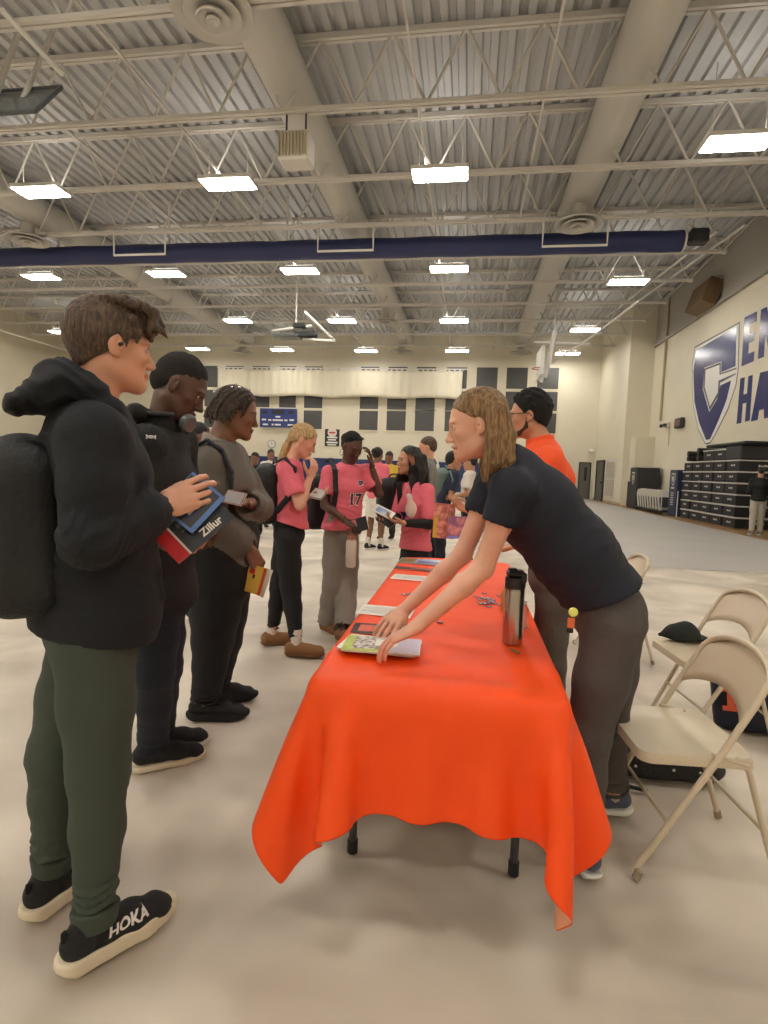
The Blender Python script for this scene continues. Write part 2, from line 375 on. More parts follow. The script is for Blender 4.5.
# folded backboard at the top corner
p = onY(4, 102, 9.3); 
M['glass'] = mat('backboard_glass', (92, 98, 98), .15, spec=.6)
r = thing('raised_basketball_backboard', 'raised basketball backboard folded under the ceiling at the frame edge', 'backboard', p)
Rt = Matrix.Rotation(math.radians(-38), 3, 'X'); Rn = np.array(Rt)
MB().box((0, 0, 0), (1.75, .02, 1.0), Rn).build('glass_panel', M['glass'], r)
mb = MB()
for cx_, cz_, dx_, dz_ in ((0, .51, 1.83, .06), (0, -.51, 1.83, .06), (.9, 0, .06, 1.0), (-.9, 0, .06, 1.0)): mb.box(Rn @ np.array([cx_, 0, cz_]), (dx_, .06, dz_), Rn)
mb.build('frame', mat('grey_frame', (70, 74, 76), .4), r, bevel=.004)
for sx in (-.3, .3): MB().tube([(sx, .1, .1), (sx * 1.3, .9, ZD - p[2])], .05, 8).build('mast', M['steel'], r, smooth=AUTO)
o = MB().tube([onY(2, 10, 8.2), onY(62, 74, 9.6)], .045, 8).build('steel_strut', M['white'], smooth=AUTO); tag(o, 'white diagonal steel strut near the top frame corner', 'strut')
# second raised hoop, edge on, and its braces
def sticks(name, label, cat, segs, m, rad=.05):
    a0 = onY(*segs[0][0]); r = thing(name, label, cat, a0)
    return r, a0
r, a0 = sticks('folded_basketball_hoop', 'raised basketball hoop seen edge-on with white masts before the windows', 'hoop', [((545, 360, 24),)], None)
def st(mb, a, b, ra): mb.tube([onY(*a) - a0, onY(*b) - a0], ra, 7)
mb = MB(); st(mb, (555, 331, 24), (545, 378, 24), .10); mb.build('mast', M['white'], r)
mb = MB(); st(mb, (549, 352, 24), (541, 382, 24), .08); mb.build('mast', M['white'], r)
q = onY(555, 331, 24); MB().tube([q - a0, np.array([q[0], q[1], ZD]) - a0], .05, 7).build('mast', M['steel'], r)
q = onY(540, 364, 24) - a0
MB().box(q, (.14, 1.6, 1.15)).build('backboard', M['white'], r, bevel=.02)
MB().tube([onY(553, 362, 24) - a0, onY(590, 338, 22) - a0, onY(640, 300, 18.5) - a0], .035, 6).build('brace', M['white'], r)
MB().tube([onY(534, 342, 24) - a0, onY(590, 344, 24) - a0], .05, 6).tube([onY(536, 375, 24) - a0, onY(545, 368, 24) - a0], .06, 6).build('cross_arm', M['white'], r)
q = onY(537, 370, 23.8) - a0
MB().tube([q + np.array([.23 * math.cos(t), -.3 + .23 * math.sin(t), 0]) for t in np.linspace(0, 2 * PI, 20)[:-1]], .02, 6, closed=True).build('rim', mat('rim_red', (150, 50, 30), .5), r)
a0 = onY(300, 327, 21)
r = thing('folded_hoop_carriage', 'folded hoop carriage with dark parts hanging among the joists', 'hoop')
r.location = a0
mb = MB(); st(mb, (272, 331, 21), (312, 326, 21), .06); mb.build('mast', M['white'], r)
mb = MB(); st(mb, (305, 312, 20), (335, 341, 20), .05); mb.build('mast', M['white'], r)
mb = MB(); st(mb, (303, 339, 21), (335, 341, 20.5), .05); mb.build('mast', M['white'], r)
for q, sz in ((onY(306, 335, 21), (.8, .5, .22)), (onY(300, 326, 21), (.5, .3, .2))): MB().rbox(q - a0, sz, .04).build('winch', M['dark'], r)
q = onY(296, 328, 21); MB().tube([q - a0, np.array([q[0], q[1], ZD]) - a0], .03, 7).build('mast', M['steel'], r)
MB().rbox(onY(287, 337, 21) - a0, (1.1, .6, .1), .03).build('backboard', M['glass'], r)
# loose pipes along the far right ceiling
for i, ((a, b), (c_, d), lb) in enumerate((((745, 225), (640, 300), 'long white brace pipe below the joist ends by the emblem wall'), ((716, 232), (590, 330), 'thin white pipe slanting beside the emblem side light'))):
    A = onX(a, b, 7.3 - i * .5); B = onX(c_, d, 6.9 - i * .6)
    o = MB().tube([A, B], .04, 8).build('brace_pipe', M['white'], smooth=AUTO); tag(o, lb, 'pipe')
o = MB().tube([(XL + 1.6, 10, 8.0), (XL + 1.6, 33, 8.0)], .05, 8).build('brace_pipe', M['white'], smooth=AUTO); tag(o, 'pale pipe along the far wall top behind the hoodie', 'pipe')
# ---------------- back wall windows
def winrect(xa, xb, ya, yb_):
    a = onY(xa, ya, YB); b = onY(xb, yb_, YB); return a[0], b[0], b[2], a[2]
cols = [(205, 218), (226, 244), (253, 270), (280, 296.5), (305, 323), (361, 379), (388.5, 407), (417, 435.5), (447, 466.5), (477, 497), (507, 527), (538, 558)]
n = 0
for i, (xa, xb) in enumerate(cols):
    xm = (xa + xb) / 2; ym = 366 + (xm - 240) * .006
    a0_, a1_, _, zt_ = winrect(xa, xb, ym, ym + 20)
    rows = [(ym, ym + 21.5), (ym + 24, ym + 41 + .012 * (xm - 240)), (ym + 44, ym + 62 + .012 * (xm - 240))]
    if i in (1, 2, 3): rows = rows[:2]
    n += 1
    root = bpy.data.objects.new('window_%d' % n, None); COL.objects.link(root); root.location = ((a0_ + a1_) / 2, YB, 5); root['kind'] = 'structure'
    for (ya, yb_) in rows:
        x0_, x1_, z0_, z1_ = winrect(xa, xb, ya, yb_)
        x0_, x1_ = a0_, a1_
        MB().bb((x0_, YB - .03, z0_), (x1_, YB + .0, z1_)).build('pane', M['glassd'], root, origin=root.location)
        mb = MB(); t_ = .06
        mb.bb((x0_ - t_, YB - .06, z0_ - t_), (x0_, YB, z1_ + t_)); mb.bb((x1_, YB - .06, z0_ - t_), (x1_ + t_, YB, z1_ + t_)); mb.bb((x0_, YB - .06, z0_ - t_), (x1_, YB, z0_)); mb.bb((x0_, YB - .06, z1_), (x1_, YB, z1_ + t_))
        mb.build('window_frame', M['trim'] if False else M['wall'], root, origin=root.location)
# curtain on its rod
a = onY(222, 367, 34.1); b = onY(463, 370, 34.1); zb = onY(340, 397, 34.1)[2]; zt_ = (a[2] + b[2]) / 2
r = thing('stage_curtain', 'long white curtain gathered on a rod high on the far wall', 'curtain', ((a[0] + b[0]) / 2, 34.1, zb)); O = np.array(r.location)
nu, nv = 260, 8; V = []
for i in range(nu + 1):
    u_ = i / nu; x_ = a[0] + (b[0] - a[0]) * u_
    for j in range(nv + 1):
        v_ = j / nv; z_ = zt_ - .1 - (zt_ - .1 - zb) * v_ + .05 * v_ * math.sin(u_ * 23)
        V.append((x_ + .06 * v_ * math.sin(u_ * 60), 34.1 + (.03 * math.sin(u_ * 190) * (1 - v_ * .5) + .035 * math.sin(u_ * 71 + 1.5 * v_) * v_ + .02 * math.sin(u_ * 130 + 4 * v_)), z_))
F = [(i * (nv + 1) + j, i * (nv + 1) + j + 1, (i + 1) * (nv + 1) + j + 1, (i + 1) * (nv + 1) + j) for i in range(nu) for j in range(nv)]
mesh_obj('cloth', V, F, mat('white_curtain', (208, 200, 178), .8), r, O).modifiers.new('s', 'SOLIDIFY').thickness = .02
MB().tube([(a[0] - .3, 34.05, zt_), (b[0] + .3, 34.05, zt_)], .04, 8).build('rod', M['steel'], r, origin=O)
for xx in (a[0], (a[0] + b[0]) / 2, b[0]): MB().bb((xx - .03, 34.05, zt_ - .03), (xx + .03, YB, zt_ + .03)).build('bracket', M['steel'], r, origin=O)
mb = MB()
for i in range(48): mb.bb((a[0] + .1 + i * (b[0] - a[0]) / 48, 34.04, zt_ - .16), (a[0] + .2 + i * (b[0] - a[0]) / 48, 34.06, zt_ - .02))
mb.build('hook', M['steel'], r, origin=O)
# scoreboard, clock, sign
def on_back(xa, ya, xb, yb_, Y=YB - .05): 
    p, q = onY(xa, ya, Y), onY(xb, yb_, Y); return (p[0], q[2]), (q[0], p[2])
(x0_, z0_), (x1_, z1_) = on_back(261, 408.5, 297, 428)
r = thing('scoreboard', 'blue scoreboard with small white lettering on the far wall', 'scoreboard', ((x0_ + x1_) / 2, YB - .25, (z0_ + z1_) / 2)); O = np.array(r.location); W_, H_ = x1_ - x0_, z1_ - z0_
MB().rbox((0, .1, 0), (W_, .2, H_), .02).build('panel', mat('scoreboard_blue', (38, 58, 120), .4), r)
mb = MB()
for (u_, v_, a_, b_) in ((0, .32, .34, .22), (-.36, .3, .14, .16), (.36, .3, .14, .16)): mb.bb((u_ * W_ - a_ * W_ / 2, -.012, v_ * H_ - b_ * H_ / 2), (u_ * W_ + a_ * W_ / 2, 0, v_ * H_ + b_ * H_ / 2))
mb.build('display', M['dark'], r)
mb = MB()
for (u_, v_, a_) in ((0, .06, .13), (-.38, -.1, .12), (.38, -.1, .12), (0, -.12, .28), (-.22, -.12, .08), (.22, -.12, .08), (-.34, -.36, .14), (0, -.36, .16), (.34, -.36, .14), (-.14, -.36, .05)): mb.bb((u_ * W_ - a_ * W_ / 2, -.01, v_ * H_ - .05), (u_ * W_ + a_ * W_ / 2, 0, v_ * H_ + .05))
mb.build('lettering', M['white'], r)
c = onY(271.5, 444, YB - .06)
r = thing('wall_clock', 'small round wall clock on the far cream wall', 'clock', c)
MB().lathe([(.02, 0), (.27, 0), (.27, .05), (.02, .05)], (0, 0, 0), 28, (0, 1, 0)).build('case', mat('clock_rim', (120, 118, 110), .4), r, smooth=AUTO)
MB().lathe([(.01, -.01), (.23, -.01), (.23, 0), (.01, 0)], (0, 0, 0), 28, (0, 1, 0)).build('face', M['white'], r, smooth=AUTO)
MB().box((.05, -.02, .02), (.14, .01, .02)).box((0, -.02, .07), (.02, .01, .18)).build('hand', M['black'], r)
(x0_, z0_), (x1_, z1_) = on_back(325, 429, 339, 446.5)
W_, H_ = x1_ - x0_, z1_ - z0_
r = thing('wall_sign', 'small black notice with red and white lines above blue padding', 'sign', ((x0_ + x1_) / 2, YB - .03, (z0_ + z1_) / 2))
MB().bb((-W_ / 2, 0, -H_ / 2), (W_ / 2, .03, H_ / 2)).build('board', mat('sign_black', (34, 34, 44), .5), r)
MB().lathe([(.01, 0), (.3, 0), (.3, .008), (.01, .008)], (0, -.008, H_ * .3), 24, (0, 1, 0)).build('oval', mat('sign_oval', (214, 200, 190), .5), r)
MB().box((0, -.012, H_ * .3), (.4, .008, .1)).build('red_word', mat('sign_red', (186, 60, 48), .5), r)
MB().box((0, -.006, .02), (W_ * .7, .01, .09)).box((0, -.006, -.13), (W_ * .55, .01, .08)).box((0, -.006, -.3), (W_ * .75, .01, .1)).box((0, -.006, -.45), (W_ * .6, .01, .08)).build('lettering', M['white'], r)
# doors at the far corner
def door_at(n, x0_, x1_, Y, h, hand):
    r = bpy.data.objects.new('door_%d' % n, None); COL.objects.link(r); r.location = ((x0_ + x1_) / 2, Y, 0); r['kind'] = 'structure'; O = r.location
    MB().bb((x0_ + .06, Y - .05, .01), (x1_ - .06, Y + .0, h - .06)).build('door_leaf', M['door'], r, origin=O)
    MB().bb((x0_, Y - .09, 0), (x0_ + .06, Y, h)).bb((x1_ - .06, Y - .09, 0), (x1_, Y, h)).bb((x0_ + .06, Y - .09, h - .06), (x1_ - .06, Y, h)).build('door_frame', M['dark'], r, origin=O)
    MB().bb((hand - .07, Y - .06, 1.1), (hand + .07, Y - .05, 1.9)).build('door_glass', M['black'], r, origin=O)
    return r
door_at(1, 6.55, 7.25, YB, 2.2, 6.95)
r = bpy.data.objects.new('door_2', None); COL.objects.link(r); r.location = (7.46, 33, 0); r['kind'] = 'structure'; O = r.location
MB().bb((7.41, 32.1, .01), (7.46, 33.6, 2.2)).build('door_leaf', M['door'], r, origin=O)
MB().bb((7.37, 31.95, 0), (7.46, 32.1, 2.3)).bb((7.37, 33.6, 0), (7.46, 33.7, 2.3)).bb((7.37, 32.1, 2.2), (7.46, 33.6, 2.3)).build('door_frame', M['dark'], r, origin=O)
MB().bb((7.35, 32.25, 1.0), (7.41, 32.4, 1.1)).build('door_handle', M['black'], r, origin=O)
# louvred return air grille
r = thing('air_grille', 'pale louvred air grille beside the far door', 'grille', (7.46, 30.6, 0)); O = r.location
mb = MB().bb((7.42, 29.6, .3), (7.46, 31.5, 2.3)); mb.build('frame', M['steel'], r, origin=O)
mb = MB()
for z in np.arange(.4, 1.2, .07): mb.bb((7.40, 29.7, z), (7.42, 31.4, z + .03)); mb.bb((7.40, 29.7, z + .95), (7.42, 31.4, z + .98))
mb.build('louvre', M['trim'], r, origin=O)
o = MB().tube([(XR - .06, 26.9, 4.0), (XR - .06, 26.9, 9.5)], .05, 6).build('conduit_pipe', M['trim'], smooth=AUTO); tag(o, 'vertical conduit down the cream wall by the far corner', 'pipe')
c = onY(591, 451, 34.4); o = MB().rbox(c, (.3, .2, .2), .04).build('wall_camera', M['white']); tag(o, 'tiny white security camera on the far wall above doors', 'camera')
# ---------------- emblem and lettering painted on the right wall
def q5(x, y): p = onX(640 + x / 5.69, 280 + y / 5.69, XR); return (p[1], p[2])
def paint(name, polys, m, off, root, O):
    mb = MB()
    for P in polys: mb.prism([q5(*a) for a in P], .004, (XR - off, 0, 0), (0, 1, 0), (0, 0, 1))
    V = np.array(mb.V); V[:, 0] = np.where(V[:, 0] > XR - off, XR - off - .004, V[:, 0]); mb.V = [tuple(v) for v in V]
    return mb.build(name, m, root, origin=O)
r = thing('wall_emblem', 'large blue and white shield-shaped letter C painted on the wall', 'emblem', (XR - .005, *q5(440, 560))); O = np.array(r.location)
outer = [(312, 380), (568, 238), (562, 500), (548, 600), (500, 740), (430, 880), (400, 930), (372, 935), (330, 850), (305, 730), (297, 620), (298, 480)]
def inset(P, k):
    c0 = np.mean(np.array(P), 0); return [tuple(c0 + (np.array(p) - c0) * k) for p in P]
paint('outline', [outer], mat('emblem_dark_line', (40, 36, 48), .4), .002, r, O)
paint('white_band', [inset(outer, .975)], M['white'], .006, r, O)
cshape = [(322, 405), (552, 268), (545, 492), (467, 520), (462, 465), (372, 500), (368, 610), (398, 735), (455, 655), (462, 590), (522, 575), (505, 660), (450, 800), (400, 905), (372, 905), (330, 790), (310, 690), (308, 520)]
cshape = [(322, 400), (552, 265), (545, 490), (465, 525), (465, 462), (366, 500), (358, 620), (396, 752), (440, 680), (460, 600), (520, 572), (495, 680), (448, 800), (400, 905), (378, 910), (338, 810), (312, 690), (306, 520)]
paint('letter_c', [cshape], M['navy'], .010, r, O)
paint('inner_line', [[(366, 505), (462, 468), (462, 530), (553, 497), (550, 507), (455, 540), (455, 482), (375, 512), (370, 610), (400, 722), (445, 640), (450, 572), (548, 530), (546, 538), (458, 585), (452, 650), (400, 740), (362, 615)]], mat('emblem_thin_line', (60, 54, 60), .4), .012, r, O)
r = thing('wall_lettering', 'tall blue block letters EN above HA beside the shield emblem', 'lettering', (XR - .005, *q5(700, 500))); O = np.array(r.location)
def bl(P, x0, y0, x1, y1, x2, y2, x3, y3):   # unit-square outline -> quad (top-left, top-right, bottom-right, bottom-left)
    A = np.array([[x0, y0], [x1, y1], [x2, y2], [x3, y3]], float)
    return [tuple(A[0] * (1 - u) * (1 - v) + A[1] * u * (1 - v) + A[2] * u * v + A[3] * (1 - u) * v) for u, v in P]
E_ = [(0, 0), (1, 0), (1, .2), (.5, .2), (.5, .4), (.9, .4), (.9, .58), (.5, .58), (.5, .8), (1, .8), (1, 1), (0, 1)]
N_ = [(0, 0), (.34, 0), (.66, .5), (.66, 0), (1, 0), (1, 1), (.66, 1), (.34, .5), (.34, 1), (0, 1)]
H_p = [(0, 0), (.36, 0), (.36, .38), (.64, .38), (.64, 0), (1, 0), (1, 1), (.64, 1), (.64, .58), (.36, .58), (.36, 1), (0, 1)]
A_p = [(.28, 0), (.72, 0), (1, 1), (.66, 1), (.62, .8), (.38, .8), (.34, 1), (0, 1)]
W_p = [(0, 0), (.22, 0), (.3, .6), (.42, 0), (.58, 0), (.7, .6), (.78, 0), (1, 0), (.84, 1), (.62, 1), (.5, .4), (.38, 1), (.16, 1)]
T_p = [(0, 0), (1, 0), (1, .2), (.64, .2), (.64, 1), (.36, 1), (.36, .2), (0, .2)]
for nm, P, Q in (('letter_e', E_, (597, 213, 667, 178, 648, 462, 578, 492)), ('letter_n', N_, (690, 168, 790, 120, 770, 415, 672, 450)), ('letter_h', H_p, (572, 560, 643, 540, 625, 800, 550, 820)), ('letter_a', A_p, (655, 535, 760, 508, 745, 780, 632, 805)),
                 ('letter_t', T_p, (815, 110, 905, 66, 885, 366, 795, 402)), ('letter_w', W_p, (775, 500, 900, 470, 885, 750, 755, 778))):
    paint(nm, [bl(P, *Q)], M['navy'], .003, r, O)
# emergency light and exit sign on the wall
def rw(x, y, X=XR): return onX(660 + x / 6.82, 400 + y / 6.82, X)
c = rw(55, 175); r = thing('emergency_light', 'small pale emergency light fixture on the cream wall', 'light', c)
MB().rbox((-.1, 0, .02), (.12, .5, .22), .02).build('body', M['steel'], r); MB().rbox((-.2, .25, .0), (.15, .14, .14), .03).rbox((-.2, -.2, .0), (.15, .14, .14), .03).build('lamp_head', M['dark'], r)
MB().tube([(-.08, -.45, -.9), (-.08, -.45, .1), (-.08, -.2, .1)], .02, 5).build('conduit', M['trim'], r)
c = rw(150, 158); r = thing('exit_sign', 'small exit sign box with reddish face beside the emergency light', 'sign', c)
MB().rbox((-.1, 0, 0), (.16, .75, .42), .04).build('case', M['dark'], r); MB().rbox((-.19, 0, 0), (.02, .6, .26), .005).build('sign_face', mat('exit_face', (120, 86, 78), .5), r)
o = MB().box(onX(704, 297, 8.3), (.5, 1.6, .9), np.array(Matrix.Rotation(.3, 3, 'Y'))).build('wall_speaker', mat('brown_speaker', (112, 88, 62), .6), bevel=.03); tag(o, 'brownish angled loudspeaker box high on the wall near joist ends', 'speaker')
# ================================================================== smooth bodies: distance fields meshed by surface nets
class Field:
    def __init__(s, lo, hi, res, fine=()):
        """fine = boxes (lo, hi, res) whose spans along each axis get a closer grid (head, hands)"""
        s.lo = np.asarray(lo, float); s.res = res; hi = np.asarray(hi, float); s.ax = []
        for i in range(3):
            n = 4000; c = np.linspace(s.lo[i], hi[i], n); h = np.full(n, res)
            for (a, b, r) in fine: h = np.where((c > a[i]) & (c < b[i]), np.minimum(h, r), h)
            t = np.concatenate([[0], np.cumsum((c[1] - c[0]) / h[:-1])]); m = max(4, int(math.ceil(t[-1])) + 1)
            s.ax.append(np.interp(np.arange(m) * (t[-1] / (m - 1)), t, c))
        s.n = np.array([len(a) for a in s.ax]); s.V = np.full(s.n, .5, np.float32)
    def _sl(s, lo, hi, mg):
        a = [max(0, int(np.searchsorted(s.ax[i], min(lo[i], hi[i]) - mg)) - 1) for i in range(3)]; b = [min(s.n[i], int(np.searchsorted(s.ax[i], max(lo[i], hi[i]) + mg)) + 1) for i in range(3)]
        if any(b[i] <= a[i] for i in range(3)): return None, None
        ax = [s.ax[i][a[i]:b[i]].astype(np.float32) for i in range(3)]
        return (slice(a[0], b[0]), slice(a[1], b[1]), slice(a[2], b[2])), (ax[0][:, None, None], ax[1][None, :, None], ax[2][None, None, :])
    def _put(s, sl, d, k, sub=False):
        A = s.V[sl]
        if sub:
            B = -d
            if k > 0: h = np.maximum(k - np.abs(A - B), 0) / k; s.V[sl] = np.maximum(A, B) + h * h * k * .25
            else: s.V[sl] = np.maximum(A, B)
        else:
            if k > 0: h = np.maximum(k - np.abs(A - d), 0) / k; s.V[sl] = np.minimum(A, d) - h * h * k * .25
            else: s.V[sl] = np.minimum(A, d)
    def seg(s, a, b, ra, rb, k=.02, side=None, sub=False):
        """tapered limb from a to b; radii are numbers or (half width along side, half depth)"""
        a = np.asarray(a, float); b = np.asarray(b, float)
        ra = (ra, ra) if np.isscalar(ra) else ra; rb = (rb, rb) if np.isscalar(rb) else rb
        R = max(*ra, *rb); sl, P = s._sl(np.minimum(a, b) - R, np.maximum(a, b) + R, k + s.res * 2)
        if sl is None: return s
        d = b - a; Ln = np.linalg.norm(d) + 1e-9; d = d / Ln
        u = frame(d)[0] if side is None else nrm(np.asarray(side) - np.dot(side, d) * d); v = np.cross(d, u)
        q = [P[i] - np.float32(a[i]) for i in range(3)]
        t = q[0] * d[0] + q[1] * d[1] + q[2] * d[2]; U = q[0] * u[0] + q[1] * u[1] + q[2] * u[2]; W = q[0] * v[0] + q[1] * v[1] + q[2] * v[2]
        tt = np.clip(t / Ln, 0, 1); w_ = ra[0] + (rb[0] - ra[0]) * tt; dd_ = ra[1] + (rb[1] - ra[1]) * tt; c = np.minimum(w_, dd_); ax = t - tt * Ln
        U = U / w_; W = W / dd_; ax = ax / c
        k0 = np.sqrt(U * U + W * W + ax * ax) + 1e-6; k1 = np.sqrt((U / w_) ** 2 + (W / dd_) ** 2 + (ax / c) ** 2) + 1e-6
        s._put(sl, (k0 * (k0 - 1) / k1).astype(np.float32), k, sub); return s
    def chain(s, pts, rad, k=.02, side=None, sub=False):
        for i in range(len(pts) - 1): s.seg(pts[i], pts[i + 1], rad[i], rad[i + 1], k, side, sub)
        return s
    def ell(s, c, r, ax=None, k=.02, sub=False):
        """ellipsoid; ax = three unit axes"""
        c = np.asarray(c, float); r = np.asarray(r, float) * np.ones(3); R = r.max(); sl, P = s._sl(c - R, c + R, k + s.res * 2)
        if sl is None: return s
        A = np.eye(3) if ax is None else np.asarray(ax); q = [P[i] - np.float32(c[i]) for i in range(3)]
        e = [(q[0] * A[j][0] + q[1] * A[j][1] + q[2] * A[j][2]) / r[j] for j in range(3)]
        k0 = np.sqrt(e[0] ** 2 + e[1] ** 2 + e[2] ** 2) + 1e-6; k1 = np.sqrt((e[0] / r[0]) ** 2 + (e[1] / r[1]) ** 2 + (e[2] / r[2]) ** 2) + 1e-6
        s._put(sl, (k0 * (k0 - 1) / k1).astype(np.float32), k, sub); return s
    def box(s, c, h, ax=None, r=.01, k=.01, sub=False):
        c = np.asarray(c, float); h = np.asarray(h, float); R = np.linalg.norm(h); sl, P = s._sl(c - R, c + R, k + s.res * 2)
        if sl is None: return s
        A = np.eye(3) if ax is None else np.asarray(ax); q = [P[i] - np.float32(c[i]) for i in range(3)]
        e = [np.abs(q[0] * A[j][0] + q[1] * A[j][1] + q[2] * A[j][2]) - (h[j] - r) for j in range(3)]
        m = [np.maximum(x, 0) for x in e]
        d = np.sqrt(m[0] ** 2 + m[1] ** 2 + m[2] ** 2) + np.minimum(np.maximum(np.maximum(e[0], e[1]), e[2]), 0) - r
        s._put(sl, d.astype(np.float32), k, sub); return s
    def pts(s):
        return [s.ax[i].astype(np.float32).reshape([-1 if j == i else 1 for j in range(3)]) for i in range(3)]
    def keep(s, p, n, c=None, R=None):
        """cut away what lies beyond the plane through p with normal n (only within R of c)"""
        n = nrm(n)
        if c is None: P = s.pts(); sl = (slice(None),) * 3
        else:
            sl, P = s._sl(np.asarray(c) - R, np.asarray(c) + R, 0)
            if sl is None: return s
        d = (P[0] - p[0]) * n[0] + (P[1] - p[1]) * n[1] + (P[2] - p[2]) * n[2]
        if c is not None:
            far = np.sqrt((P[0] - c[0]) ** 2 + (P[1] - c[1]) ** 2 + (P[2] - c[2]) ** 2) - R; d = np.where(far > 0, -1, d)
        s.V[sl] = np.maximum(s.V[sl], d.astype(np.float32)); return s
    def wrinkle(s, amp=.004, fr=28, seed=0, stretch=(1, 1, 1), centers=()):
        """cloth folds: warped ridges; centers = (point, radius, axis, freq, amp) add tight folds around a joint"""
        m = np.abs(s.V) < (s.res * 3 + amp * 2); I = np.nonzero(m)
        if not len(I[0]): return s
        P = np.stack([s.ax[i][I[i]] for i in range(3)], 1); g = np.random.default_rng(seed)
        d = np.zeros(len(P))
        for o in range(3):
            a = nrm(g.normal(size=3)); b = nrm(g.normal(size=3)); f = fr * (1.7 ** o) * .5
            ph = P * np.array(stretch) @ a * f + 1.6 * np.sin(P @ b * f * .45 + g.uniform(0, 6)) + g.uniform(0, 6)
            d += (1 - np.abs(np.sin(ph * .5)) * 2) * (.6 ** o)
        d *= amp * .6
        for (c, R, ax, f, am) in centers:
            q = P - np.asarray(c); w_ = np.exp(-np.sum(q * q, 1) / (R * R)); b = nrm(g.normal(size=3))
            d += w_ * am * (1 - 2 * np.abs(np.sin((q @ nrm(ax)) * f + 1.5 * np.sin(q @ b * f * .6 + g.uniform(0, 6)))))
        s.V[I] += -d.astype(np.float32); return s
    def mesh(s):
        V = s.V; S_ = V < 0
        c = np.zeros(np.array(V.shape) - 1, np.uint8)
        for dx in (0, 1):
            for dy in (0, 1):
                for dz in (0, 1): c += S_[dx:V.shape[0] - 1 + dx, dy:V.shape[1] - 1 + dy, dz:V.shape[2] - 1 + dz]
        act = (c > 0) & (c < 8); I = np.stack(np.nonzero(act), 1)
        vid = np.full(act.shape, -1, np.int64); vid[act] = np.arange(len(I))
        acc = np.zeros((len(I), 3)); cnt = np.zeros(len(I))
        corners = [(a, b, d) for a in (0, 1) for b in (0, 1) for d in (0, 1)]
        cv = {q: V[I[:, 0] + q[0], I[:, 1] + q[1], I[:, 2] + q[2]].astype(float) for q in corners}
        for q in corners:
            for ax in range(3):
                if q[ax] == 0:
                    r = list(q); r[ax] = 1; r = tuple(r); a, b = cv[q], cv[r]; x = (a < 0) != (b < 0)
                    t = a[x] / (a[x] - b[x]); p = np.tile(np.array(q, float), (x.sum(), 1)); p[:, ax] += t
                    acc[x] += p; cnt[x] += 1
        Q_ = I + acc / np.maximum(cnt, 1)[:, None]; P = np.stack([np.interp(Q_[:, i], np.arange(s.n[i]), s.ax[i]) for i in range(3)], 1)
        Fs = []
        for ax in range(3):
            b, d = [(1, 2), (2, 0), (0, 1)][ax]
            sa = [slice(None)] * 3; sb = [slice(None)] * 3; sa[ax] = slice(0, -1); sb[ax] = slice(1, None)
            for q_ in (b, d):
                for z in (sa, sb): z[q_] = slice(1, -1)
            A, B = S_[tuple(sa)], S_[tuple(sb)]
            for sg in (0, 1):
                E = np.stack(np.nonzero((A & ~B) if sg == 0 else (~A & B)), 1)
                if not len(E): continue
                E[:, b] += 1; E[:, d] += 1
                def g(ob, od):
                    z = E.copy(); z[:, b] -= ob; z[:, d] -= od; return vid[z[:, 0], z[:, 1], z[:, 2]]
                q = np.stack([g(1, 1), g(0, 1), g(0, 0), g(1, 0)], 1)
                Fs.append(q if sg == 0 else q[:, ::-1])
        F = np.concatenate(Fs) if Fs else np.zeros((0, 4), int)
        F = F[(F >= 0).all(1)]
        return P, F
def relax(P, F, it=1):
    for _ in range(it):
        A = np.zeros_like(P); n = np.zeros(len(P))
        for i in range(4):
            np.add.at(A, F[:, i], P[F[:, (i + 1) % 4]]); np.add.at(n, F[:, i], 1)
        P = P * .5 + .5 * A / np.maximum(n, 1)[:, None]
    return P
def fobj(name, fl, m, parent, it=1, mi=None):
    P, F = fl.mesh(); 
    if it: P = relax(P, F, it)
    idx_ = None
    if mi is not None:
        C_ = P[F].mean(1); idx_ = mi(C_)
    return mesh_obj(name, P, F, m, parent, parent.location if parent is not None else (0, 0, 0), True, idx_)
def bounds(pts, mg):
    P = np.array(pts, float).reshape(-1, 3); return P.min(0) - mg, P.max(0) + mg

